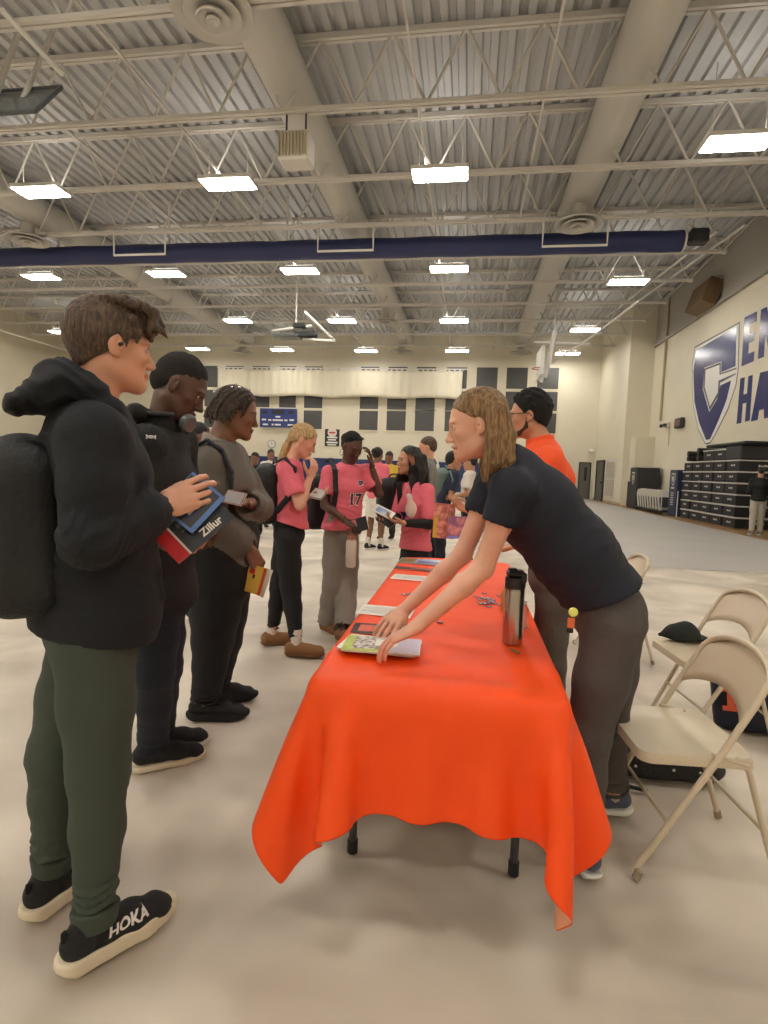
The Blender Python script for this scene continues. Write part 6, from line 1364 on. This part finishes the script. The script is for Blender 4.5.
# tilted pinkish pamphlet under the far hand
c = onZ(378, 629, ZT + .003); booklet('pamphlet', 'dark-framed orange pamphlet under the woman\'s far hand', 'pamphlet', c, V3(1, .06, 0), V3(-.06, 1, 0), .20, .13, .003, m_blk, ((0, 0, .74, .66, mat('pamphlet_orange', (214, 92, 60), .4), 'cover_panel'),))
for i, (x, y, w_, h_, a_, lb) in enumerate(((386, 611, .24, .17, -.05, 'white printed sheet on the orange cloth near the hands'), (415, 578, .27, .15, -.08, 'white printed sheet farther along the orange cloth'))):
    c = onZ(x, y, ZT + .001); u = V3(math.cos(a_), math.sin(a_), 0); v = V3(-u[1], u[0], 0); r = thing('paper_sheet', lb, 'paper', c)
    slab('sheet', rect(c, u, v, w_, h_), .0008, PAPER, r, c); mb = MB()
    for k in range(7): 
        q = rect(c + UP * .001 + v * (.05 - .016 * k) * (h_ / .17) - u * (.02 if k % 3 else 0), u, v, w_ * (.7 if k % 3 else .5), .004); mb.add(q, [(0, 1, 2, 3)])
    mb.build('text_lines', mat('ink_grey', (120, 116, 120), .7), r, origin=c)
c = onZ(421, 561.5, ZT + .004); booklet('magazine', 'colourful magazine with blue sky photo at the far table end', 'magazine', c, V3(1, -.05, 0), V3(.05, 1, 0), .30, .20, .006, m_sky, ((-.3, 0, .36, .9, mat('mag_yellow', (170, 150, 70), .4, col2=(60, 60, 50), vscale=30), 'cover_photo'), (.2, -.2, .5, .3, mat('mag_violet', (96, 80, 150), .4), 'cover_panel')))
c = onZ(418, 569, ZT + .003); booklet('pamphlet', 'dark red pamphlet beside the magazine at the far table end', 'pamphlet', c, V3(1, -.12, 0), V3(.12, 1, 0), .30, .07, .004, m_blk, ((.15, 0, .6, .7, mat('dark_red', (130, 44, 34), .4), 'cover_panel'),))
# scattered little round stickers
ST = mat('sticker_blue', (60, 62, 108), .4); SR = mat('sticker_pink', (214, 150, 150), .4)
g = np.random.default_rng(2); k = 0
for i in range(26):
    x, y = (487 + g.normal() * 6.5, 601 + g.normal() * 3.2) if i < 22 else [(408, 594), (411, 593.5), (404, 594.5), (440, 622)][i - 22]
    x = min(max(x, 474), 499) if i < 22 else x
    c = onZ(x, y, ZT + .0005 + .0012 * (i % 4)); o = MB().lathe([(.001, 0), (.0135, 0), (.0135, .0011), (.001, .0011)], (0, 0, 0), 14).build('button_pin', [ST, SR][0]); o.location = c
    MB().lathe([(.001, .0011), (.008, .0011), (.008, .0016), (.001, .0016)], (0, 0, 0), 12).build('face', SR if i % 3 else PAPER, o)
    tag(o, 'small round pin in the scattered heap beside the steel bottle' if i < 22 else ['small pin lying alone past the far sheet, middle of three', 'small pin past the far sheet, nearest the heap', 'small pin past the far sheet, nearest the table edge', 'single small pin in front of her far forearm'][i - 22], 'pin', 'scattered round pins' if i < 22 else None)
# insulated bottle
c = onZ(512, 643, ZT); r = thing('insulated_bottle', 'stainless steel insulated bottle with black lid standing on orange cloth', 'bottle', c)
MB().lathe([(.001, 0), (.034, 0), (.037, .004), (.037, .2), (.0365, .205), (.035, .21), (.001, .21)], n=36).build('body', mat('brushed_steel', (176, 168, 160), .22, metal=1, bump=.1, bscale=60, stretch=(1, 1, .05)), r, smooth=AUTO)
MB().lathe([(.001, .209), (.0368, .209), (.0375, .214), (.0375, .243), (.036, .248), (.001, .248)], n=36).build('collar', M['black'], r, smooth=AUTO)
MB().rbox((0, 0, .262), (.068, .06, .026), .010).rbox((-.012, 0, .276), (.034, .03, .01), .004).build('lid', M['black'], r, bevel=.002)
MB().rbox((.028, -.02, .25), (.02, .02, .04), .006).build('latch', M['dark'], r)
c = onZ(519, 600, ZT); r = thing('glass_tumbler', 'small amber drink bottle half hidden behind the steel bottle', 'bottle', onZ(506, 611, ZT))
MB().lathe([(.001, 0), (.024, 0), (.026, .004), (.026, .08), (.015, .1), (.012, .115), (.001, .115)], n=24).build('body', mat('amber', (196, 136, 66), .3), r, smooth=AUTO); MB().lathe([(.001, .112), (.014, .112), (.014, .128), (.001, .128)], n=20).build('cap', W_SH if 'W_SH' in globals() else M['white'], r, smooth=AUTO)
c = onZ(515, 651, ZT + .003); o = MB().rbox(c, (.012, .05, .005), .002, np.array(Matrix.Rotation(.5, 3, 'Z'))).build('lip_balm', mat('olive_wrap', (122, 96, 46), .4)); tag(o, 'small olive wrapped stick lying at the foot of the steel bottle', 'stick')
c = onZ(520, 618, ZT); r = thing('clear_bottle', 'clear plastic bottle just behind the steel bottle', 'bottle', onZ(523, 628, ZT))
MB().lathe([(.001, 0), (.016, 0), (.018, .004), (.018, .08), (.01, .095), (.009, .1), (.001, .1)], n=24).build('body', mat('clear_plastic', (226, 222, 216), .15, trans=.8), r, smooth=AUTO); MB().lathe([(.001, .1), (.011, .1), (.011, .115), (.001, .115)], n=20).build('cap', M['white'], r, smooth=AUTO)
# ------------------------------------------------------------------ things in hands
PB = plane_at(V3(-1.08, 1.37, 0)); r1, a1 = PB.right, PB.away
def booklet_px(name, label, cat, pl, pix, offs, th, m, **k):
    p = [pl(x, y, o_) for (x, y), o_ in zip(pix, offs)]
    c = sum(p) / 4; u = (p[1] - p[0] + p[2] - p[3]) / 2; v = (p[3] - p[0] + p[2] - p[1]) / 2; return booklet(name, label, cat, c, u, v, np.linalg.norm(u), np.linalg.norm(v), th, m, **k)
# order of corners: lower left, lower right, upper right, upper left of the cover
booklet_px('booklet', 'black booklet with red corner band held by the hooded youth', 'booklet', PB, ((157, 541), (181, 566), (233, 516), (208, 490)), (-.02, -.07, -.05, .0), .006, m_blk,
           patches=((0, -.40, 1, .20, m_red, 'red_band'), (0, -.285, 1, .03, PAPER, 'white_band'), (-.30, .02, .40, .56, m_ph2, 'cover_photo')), texts=(('ZINE', .1, .22, .03, PAPER),) if False else ())
for o in [q for q in COL.objects if q.get('label') == 'black booklet with red corner band held by the hooded youth'][:1]:
    p = [PB(x, y, o_) for (x, y), o_ in zip(((157, 541), (181, 566), (233, 516), (208, 490)), (-.02, -.07, -.05, .0))]; u = nrm(p[1] - p[0]); v = nrm(p[3] - p[0]); v = nrm(v - v @ u * u); n = np.cross(u, v); c = np.array(o.location)
    text_obj('Zillur', .034, PAPER, c + n * .006 + u * .03 + v * .035, v, -u, o, 'lettering', c, .0002, .0008)
booklet_px('booklet', 'steel-blue edged dark booklet held on top by the hooded youth', 'booklet', PB, ((160, 512), (195, 532), (223, 500), (191, 467)), (-.03, -.06, -.045, .01), .005, m_blue,
           patches=((-.05, 0, .86, .88, m_blk, 'cover_panel'), (.05, -.15, .4, .35, mat('cover_navy', (30, 38, 84), .4), 'cover_photo'), (.08, -.15, .16, .2, PAPER, 'cover_badge')))
P3 = plane_at(V3(-1.28, 2.80, 0))
booklet_px('booklet', 'yellow booklet with orange spine hanging from the dreadlocked youth\'s hand', 'booklet', P3, ((244, 588), (257, 597.5), (270, 567), (249, 566)), (-.16, -.20, -.20, -.16), .008, m_yel, patches=((.42, 0, .16, 1, m_terr, 'spine_band'), (-.25, .28, .3, .2, m_red, 'cover_mark'), (-.1, .1, .12, .14, m_blk, 'cover_mark')))
booklet_px('paper_sheet', 'white pages tucked behind the yellow booklet', 'paper', P3, ((255, 595), (261, 596), (275, 572), (268, 568)), (-.14, -.17, -.17, -.14), .004, PAPER)
booklet_px('phone', 'dark phone with reddish case held by the dreadlocked youth', 'phone', P3, ((221, 502), (241, 506), (247, 494), (229, 490)), (-.30, -.36, -.33, -.27), .010, mat('phone_red', (130, 70, 62), .3), patches=((0, 0, .9, .9, mat('phone_screen', (150, 140, 138), .15), 'screen'),))
P4 = plane_at(V3(-1.29, 3.86, 0)); booklet_px('phone', 'dark phone in the blonde girl\'s lower hand', 'phone', P4, ((309, 497), (322, 500), (327, 491), (314, 488)), (-.1, -.14, -.02, .02), .012, M['black'], patches=((0, 0, .9, .92, mat('phone_glow', (176, 168, 160), .2), 'screen'),))
P5 = plane_at(V3(-1.07, 4.42, 0))
booklet_px('notebook', 'dark notebook pair held open by the girl wearing 17', 'notebook', P5, ((353, 533), (371, 529), (364, 516), (350, 521)), (-.25, -.30, -.28, -.22), .016, M['dark'], patches=((-.28, .2, .3, .5, mat('pink_phone', (200, 130, 130), .3), 'cover_mark'),))
c = P5(350.5, 567, -.20); r = thing('water_bottle', 'tall white water bottle hanging from the hand of girl 17', 'bottle', c)
MB().lathe([(.001, 0), (.034, 0), (.04, .01), (.042, .2), (.036, .22), (.001, .22)], n=28).build('body', mat('bottle_white', (214, 202, 188), .4), r, smooth=AUTO)
MB().lathe([(.001, .218), (.034, .218), (.034, .255), (.001, .258)], n=24).build('lid', mat('bottle_lid_tan', (184, 128, 104), .5), r, smooth=AUTO)
MB().tube([(-.03, 0, .25), (-.03, 0, .30), (0, 0, .325), (.03, 0, .30), (.03, 0, .25)], .007, 8).build('handle', mat('bottle_handle', (160, 96, 76), .5), r, smooth=True)
P6 = plane_at(V3(-.50, 4.72, 0)); booklet_px('booklet', 'pale blue and white brochure held by the long-haired girl', 'booklet', P6, ((370, 509), (389, 519), (397, 514), (378, 505)), (-.25, -.3, -.26, -.2), .006, PAPER, patches=((0, 0, .7, .7, m_sky, 'cover_photo'),))
booklet_px('folder', 'dark folder under the brochure of the long-haired girl', 'folder', P6, ((373, 517), (388, 527), (402, 520), (388, 512)), (-.22, -.28, -.24, -.18), .008, M['dark'])
# brochures the man holds out
Q = lambda x, y, Y=3.25: onY(x, y, Y)
def booklet_y(name, label, cat, pix, Y, th, m, **k):
    p = [onY(x, y, Y_) for (x, y), Y_ in zip(pix, Y)]; c = sum(p) / 4; u = (p[1] - p[0] + p[2] - p[3]) / 2; v = (p[3] - p[0] + p[2] - p[1]) / 2; return booklet(name, label, cat, c, u, v, np.linalg.norm(u), np.linalg.norm(v), th, m, **k)
m_pnk2 = mat('brochure_print', (168, 92, 78), .4, col2=(222, 152, 128), vscale=26, vthr=(.4, .6)); m_pur2 = mat('brochure_purple_print', (120, 66, 96), .4, col2=(206, 116, 110), vscale=22, vthr=(.4, .62)); m_yel2 = mat('brochure_yellow_print', (196, 156, 40), .4, col2=(150, 70, 60), vscale=30, vthr=(.5, .6))
booklet_y('brochure', 'salmon brochure with yellow edge held out by the orange-shirted man', 'brochure', ((430, 537), (451, 539), (458, 505), (437, 503)), (3.22, 3.25, 3.30, 3.27), .003, m_pnk2, patches=((-.40, -.2, .2, .6, m_yel2, 'edge_stripe'),))
booklet_y('brochure', 'purple brochure beside the salmon one in the man\'s hand', 'brochure', ((446, 538), (470, 539), (473, 517), (449, 516)), (3.20, 3.18, 3.22, 3.24), .003, m_pur2, patches=((0, -.46, 1, .08, mat('brochure_blue', (90, 110, 200), .4), 'edge_stripe'),))
# ------------------------------------------------------------------ folding chairs
M['chair'] = mat('beige_chair_enamel', (200, 186, 160), .32, spec=.5, var=.03, vscale=5); M['rub'] = mat('rubber_foot', (150, 134, 110), .8)
def seatpan(cx, cy, z, w_, d_, th):
    n = 10; pts = []
    for (sx, sy) in ((1, 1), (-1, 1), (-1, -1), (1, -1)):
        rr = .045 if sx > 0 else .05; c = (cx + sx * (d_ / 2 - rr), cy + sy * (w_ / 2 - rr)); a0 = {(1, 1): 0, (-1, 1): 90, (-1, -1): 180, (1, -1): 270}[(sx, sy)]
        for i in range(6): t = math.radians(a0 + 18 * i); pts.append((c[0] + rr * math.cos(t), c[1] + rr * math.sin(t)))
    return pts
def make_chair():
    r = thing('folding_chair', '', 'chair', group='beige folding chairs'); mc = M['chair']
    out = seatpan(.01, 0, .44, .405, .385, .03); N = len(out); V = []; F = []
    rings = [(1.0, .412), (1.0, .436), (.985, .446), (.95, .4455), (.86, .438), (.5, .434)]
    for k_, z in rings: V += [(.01 + (x - .01) * k_, y * k_, z + (.006 * ((x - .01) / .19) if k_ < .9 else 0)) for x, y in out]
    for i in range(len(rings) - 1): F += [(i * N + j, i * N + (j + 1) % N, (i + 1) * N + (j + 1) % N, (i + 1) * N + j) for j in range(N)]
    F.append(tuple((len(rings) - 1) * N + j for j in range(N))); V += [(.01 + (x - .01) * .97, y * .97, .418) for x, y in out]; F.append(tuple(len(rings) * N + j for j in range(N))[::-1]); F += [(len(rings) * N + j, len(rings) * N + (j + 1) % N, (j + 1) % N, j) for j in range(N)]
    mesh_obj('seat', V, F, mc, r, smooth=math.radians(50))
    # front tubes run from the front feet up past the seat and round the top of the back
    A = lambda t, y: (.19 - .370 * t, y * (.88 + .12 * min(1, t / .6)), .012 + (.70 - .012) * t)
    pts = [A(0, -.205), A(.3, -.208), A(.62, -.212), A(.9, -.212), A(.97, -.209)]
    for t in np.linspace(-80, 80, 12): pts.append((-.180 - .045 * math.cos(math.radians(t)) , .205 * math.sin(math.radians(t)) * 1.0, .70 + .085 * math.cos(math.radians(t))))
    pts += [A(.97, .209), A(.9, .212), A(.62, .212), A(.3, .208), A(0, .205)]
    MB().tube(pts, .0115, 10).build('front_frame', mc, r, smooth=math.radians(60))
    for s_ in (-1, 1):
        MB().tube([(-.115, .19 * s_, .44), (-.16, .188 * s_, .40), (-.285, .185 * s_, .012)], .0105, 10).build('rear_leg', mc, r, smooth=math.radians(60))
        MB().tube([(-.03, .2 * s_, .455), (-.15, .2 * s_, .425)], .007, 6).rbox((-.14, .2 * s_, .428), (.05, .006, .03), .002).build('hinge_arm', mc, r)
        MB().tube([(.192, .205 * s_, .003), (.18, .205 * s_, .03)], .014, 10).build('foot_cap', M['rub'], r, smooth=AUTO); MB().tube([(-.288, .185 * s_, .003), (-.28, .185 * s_, .03)], .014, 10).build('foot_cap', M['rub'], r, smooth=AUTO)
    MB().tube([A(.27, -.205), A(.27, .205)], .0075, 8).build('front_brace', mc, r, smooth=True)
    MB().tube([(-.228, -.186, .19), (-.228, .186, .19)], .0075, 8).build('rear_brace', mc, r, smooth=True)
    # backrest: a curved panel with an arched lower edge
    V = []; F = []; n = 20
    for i in range(n + 1):
        t = -1 + 2 * i / n; y = .207 * t; top = .70 + .085 * math.sqrt(max(0, 1 - t * t)) if abs(t) < .999 else .70
        bot = .555 + .06 * (1 - t * t) ** .8; bow = -.022 * (1 - t * t)
        for z in np.linspace(bot, top, 6): V.append((-.178 - (z - .70) * .53 + bow, y, z))
    for i in range(n):
        for j in range(5): F.append((i * 6 + j, (i + 1) * 6 + j, (i + 1) * 6 + j + 1, i * 6 + j + 1))
    o = mesh_obj('backrest', V, F, mc, r); md = o.modifiers.new('s', 'SOLIDIFY'); md.thickness = .006
    return r
ch = make_chair(); ch.location = (.805, 2.12, 0); ch.rotation_euler[2] = PI + .09; ch['label'] = 'nearest beige metal folding chair, empty, beside the leaning woman'
c2 = copy_tree(ch); c2.location = (1.31, 3.14, 0); c2.rotation_euler[2] = PI + .12; c2['label'] = 'beige metal folding chair with a dark cap lying on its seat'
c3 = copy_tree(ch); c3.location = (1.12, 4.40, 0); c3.rotation_euler[2] = PI + .05; c3['label'] = 'beige folding chair mostly hidden behind the leaning woman\'s hip'
# dark cap on the second chair
c = onZ(681, 639, .452); r = thing('baseball_cap', 'dark green-black cap lying on the seat of the second chair', 'cap', c); CAPM = mat('dark_cap_cloth', (26, 32, 28), .85, bump=.2, bscale=80)
F = Field(*bounds([c + V3(-.18, -.14, -.02), c + V3(.18, .14, .15)], .03), .006); F.ell(c + V3(.02, .0, .03), (.085, .075, .065), None, .01); F.chain([c + V3(.02, 0, .06), c + V3(-.05, 0, .03), c + V3(-.11, .01, .012)], [.045, .04, .02], .03, (0, 1, 0)); F.keep(c + V3(0, 0, .002), (0, 0, -1)); F.wrinkle(.008, 36, 3); fobj('crown', F, CAPM, r)
F = Field(*bounds([c + V3(-.2, -.14, -.02), c + V3(.22, .14, .08)], .03), .005); F.chain([c + V3(.07, .0, .012), c + V3(.13, .0, .016), c + V3(.165, .0, .008)], [(.06, .007), (.055, .006), (.03, .005)], .01, (0, 1, 0)); fobj('visor', F, CAPM, r)
# bag with the orange letter, and the black bag below the near chair
c = onZ(752, 738) * [1, 1, 0]; c = c + V3(.06, .12, .16); r = thing('tote_bag', 'navy bag with an orange block letter I standing behind the chairs', 'bag', c - V3(0, 0, .166)); O = np.array(r.location); NB = mat('navy_bag', (22, 26, 44), .7, bump=.2, bscale=60)
Rb = np.array(Matrix.Rotation(-.30, 3, 'Z')) @ np.array(Matrix.Rotation(-.10, 3, 'Y')); ax = (Rb[:, 0], Rb[:, 1], Rb[:, 2])
F = Field(*bounds([c - .26, c + .26], .02), .009); F.box(c, (.21, .10, .155), ax, .05, .01); F.wrinkle(.006, 22, 6); F.keep((0, 0, .006), (0, 0, -1)); b_ = fobj('body', F, NB, r)
OR = mat('orange_letter', (214, 92, 56), .5)
d_ = ray(731, 699); cc = CAM + d_ * (((c - ax[1] * .122) - CAM) @ ax[1]) / (d_ @ ax[1]) ; mb = MB(); Ip = [(-.04, -.065), (.04, -.065), (.04, -.04), (.018, -.04), (.018, .04), (.04, .04), (.04, .065), (-.04, .065), (-.04, .04), (-.018, .04), (-.018, -.04), (-.04, -.04)]
mb.prism(Ip, .006, cc, ax[0], ax[2]); mb.build('letter_i', OR, r, origin=O)
MB().tube([c + ax[2] * .14 - ax[0] * .1, c + ax[2] * .22 - ax[0] * .05, c + ax[2] * .22 + ax[0] * .05, c + ax[2] * .14 + ax[0] * .1], .01, 8).build('handle', M['strap'], r, smooth=True, origin=O)
c = onZ(664, 786) * [1, 1, 0] + V3(.0, .12, .085); r = thing('duffel_bag', 'black zipped bag lying on the floor below the nearest chair', 'bag', c * [1, 1, 0]); O = np.array(r.location)
F = Field(*bounds([c - .3, c + .3], .02), .009); F.box(c, (.24, .13, .075), None, .05, .01); F.ell(c + V3(.22, -.03, -.02), (.07, .08, .05), None, .03); F.wrinkle(.006, 24, 9); F.keep((0, 0, .006), (0, 0, -1)); fobj('body', F, M['bag_black'], r)
MB().tube([c + V3(-.2, -.06, .076), c + V3(.0, -.065, .08), c + V3(.2, -.06, .076)], .005, 6).build('zipper', M['dark'], r, origin=O)
for x in (-.13, .03, .14): MB().lathe([(.001, 0), (.008, 0), (.007, .004), (.001, .004)], c + V3(x, -.132, .0), 12, (0, -1, 0)).build('rivet', M['silver'], r, smooth=True, origin=O)
ribbon([c + V3(-.2, -.13, .02), c + V3(-.24, -.2, -.05), c + V3(-.1, -.2, -.072)], .018, M['strap'], r, c, 'shoulder_strap')
# ------------------------------------------------------------------ along the right wall
BX = mat('black_carton', (20, 20, 22), .6); LIDM = mat('white_lid', (206, 200, 190), .6)
def carton():
    r = thing('storage_box', '', 'box', group='black boxes stacked by the wall')
    MB().rbox((0, 0, .14), (.92, .76, .28), .015).build('body', BX, r); MB().rbox((0, 0, .296), (.96, .80, .035), .008).build('lid', LIDM, r)
    mb = MB()
    for k_ in range(5): mb.bb((-.4625, -.12 + .05 * k_, .13 + .01 * (k_ % 2)), (-.46, -.085 + .05 * k_, .19 - .012 * (k_ % 3)))
    for k_ in range(6): mb.bb((.05 + .05 * k_, -.3825, .12 + .01 * (k_ % 2)), (.085 + .05 * k_, -.38, .18 - .012 * (k_ % 3)))
    mb.build('label_print', LIDM, r)
    return r
bx = carton(); row = ['bottom', 'second', 'third', 'fourth', 'fifth', 'top']; colw = ['nearest', 'second nearest', 'middle', 'second farthest', 'farthest']; first = True
for j in range(5):
    for i in range(6):
        o = bx if first else copy_tree(bx); first = False
        o.location = (8.11 + rnd.uniform(-.02, .02), 17.55 + j * .82 + rnd.uniform(-.015, .015), .02 + i * .333); o.rotation_euler[2] = rnd.uniform(-.02, .02)
        o['label'] = 'black box with white lid in the %s column, %s row of the stack' % (colw[j], row[i])
PW = mat('pallet_wood', (140, 108, 72), .7)
o = MB().bb((7.6, 17.1, 0), (8.58, 21.3, .02)).build('base_board', PW); tag(o, 'brown base board under the stacked black boxes', 'board')
for i, (y, z) in enumerate(((18.4, 2.03), (19.2, 2.03))):
    o = copy_tree(bx); o.location = (8.1, y, z); o['label'] = 'black box with white lid above the six rows, ' + ('nearer' if i == 0 else 'farther') + ' of two'
o = MB().rbox((8.1, 17.55, 2.22), (.92, .95, .40), .03).build('dark_crate', M['dark']); tag(o, 'plain dark crate on top of the nearest box column', 'crate')
o = MB().rbox((8.08, 18.1, 2.47), (.96, 2.6, .09), .04).build('rolled_mat', M['black']); tag(o, 'long flat black mat lying across the top boxes', 'mat')
for i, (y, z) in enumerate(((20.1, 2.13), (20.1, 2.35), (20.95, 2.11), (20.95, 2.29))):
    o = MB().tube([(7.66, y, z), (8.5, y, z)], .11 if i < 2 else .09, 16).build('mat_roll', M['black'], smooth=AUTO); tag(o, ['lower black roll next to the top boxes', 'upper black roll next to the top boxes', 'lower black roll at the far end of the stack', 'upper black roll at the far end of the stack'][i], 'roll', None)
# tall dark cabinet at the frame edge
o = MB().rbox((8.0, 14.3, 1.12), (1.15, .7, 2.24), .02).build('tall_cabinet', M['dark']); tag(o, 'tall dark cabinet at the frame edge beside the boxes', 'cabinet')
MB().bb((7.418, 14.3, .3), (7.424, 14.32, 2.0)).build('door_seam', M['black'], o)
# rack frame before the boxes
mb = MB().tube([(7.57, 21.35, 0), (7.57, 21.35, .95)], .02, 6); o = mb.build('rack_post', M['steel']); tag(o, 'thin steel post standing at the far end of the boxes', 'post')
# blue banner cabinet, black cabinet with crest
CAB = mat('navy_cabinet', (36, 44, 72), .5)
r = thing('banner_cabinet', 'narrow navy cabinet with pale crest and list of lettering', 'cabinet', (7.9, 21.85, 0))
MB().rbox((0, 0, .86), (.7, .75, 1.72), .02).build('body', CAB, r)
mb = MB()
for k_ in range(6): mb.bb((-.356, -.12, .42 + .085 * k_), (-.352, .14, .455 + .085 * k_))
mb.bb((-.356, -.16, 1.02), (-.352, .16, 1.08)); mb.build('lettering', LIDM, r)
def crest(x, y0, z0, s_): return [(y0 + s_ * a_, z0 + s_ * b_) for a_, b_ in ((-.5, .6), (.5, .6), (.5, .0), (.25, -.5), (0, -.75), (-.25, -.5), (-.5, 0))]
def crest_on(r, x, y, z, s_, m1, m2):
    for k_, (sc, m_) in enumerate(((1, m1), (.78, m2), (.45, m1))):
        mb = MB(); mb.prism(crest(0, y, z, s_ * sc), .004, (x - .004 * k_, 0, 0), (0, -1, 0), (0, 0, 1)); V = np.array(mb.V); mb.build('crest', m_, r)
crest_on(r, -.352, 0, 1.38, .36, LIDM, CAB)
r = thing('dark_cabinet', 'wide black cabinet with pale shield crest near the far corner', 'cabinet', (7.95, 26.6, 0))
MB().rbox((0, 0, .92), (.95, 1.1, 1.84), .03).build('body', M['dark'], r); MB().rbox((0, 0, 1.865), (1.0, 1.15, .05), .01).build('top', LIDM, r)
crest_on(r, -.477, 0, 1.38, .42, LIDM, M['dark'])
o = MB().rbox((7.75, 27.38, .6), (.5, .35, 1.2), .02).build('storage_bin', M['black']); tag(o, 'lower black bin behind the crested cabinet', 'bin')
# cart of folded white chairs
CHW = mat('white_folded_chair', (200, 194, 182), .4)
r0 = None
def folded():
    r = thing('folded_chair', '', 'chair', group='folded chairs on the cart')
    mb = MB(); pts = [(.22, 0, 0), (.22, .03, .62), (.17, .04, .74), (0, .045, .78), (-.17, .04, .74), (-.22, .03, .62), (-.22, 0, 0)]; mb.tube(pts, .028, 6); mb.build('frame', CHW, r, smooth=AUTO)
    MB().rbox((0, .04, .6), (.38, .02, .22), .008).build('backrest', CHW, r); MB().rbox((0, -.03, .3), (.36, .05, .40), .01).build('seat', M['dark'], r)
    return r
fc = folded(); nm = ['first (nearest)', 'second', 'third', 'fourth', 'fifth', 'sixth', 'seventh', 'eighth', 'ninth']
for i in range(9):
    o = fc if i == 0 else copy_tree(fc); o.location = (7.65, 22.7 + .33 * i, .15); o.rotation_euler = (math.radians(-20), 0, 0); o.scale = (1.1, 1.1, 1.05)
    o['label'] = 'white-rimmed folded chair leaning on the cart, %s from the banner cabinet' % nm[i]
r = thing('chair_cart', 'low black cart carrying the row of folded chairs', 'cart', (7.65, 24.1, 0))
MB().rbox((0, 0, .12), (.6, 3.3, .06), .01).build('deck', M['black'], r)
for sx in (-.22, .22):
    for sy in (-1.5, 1.5): MB().lathe([(.01, -.02), (.045, -.02), (.045, .02), (.01, .02)], (sx, sy, .046), 14, (1, 0, 0)).build('wheel', M['dark'], r, smooth=AUTO)
MB().tube([(-.25, -1.62, .14), (-.25, -1.62, .9), (.25, -1.62, .9), (.25, -1.62, .14)], .018, 8).build('handle', M['steel'], r, smooth=AUTO)
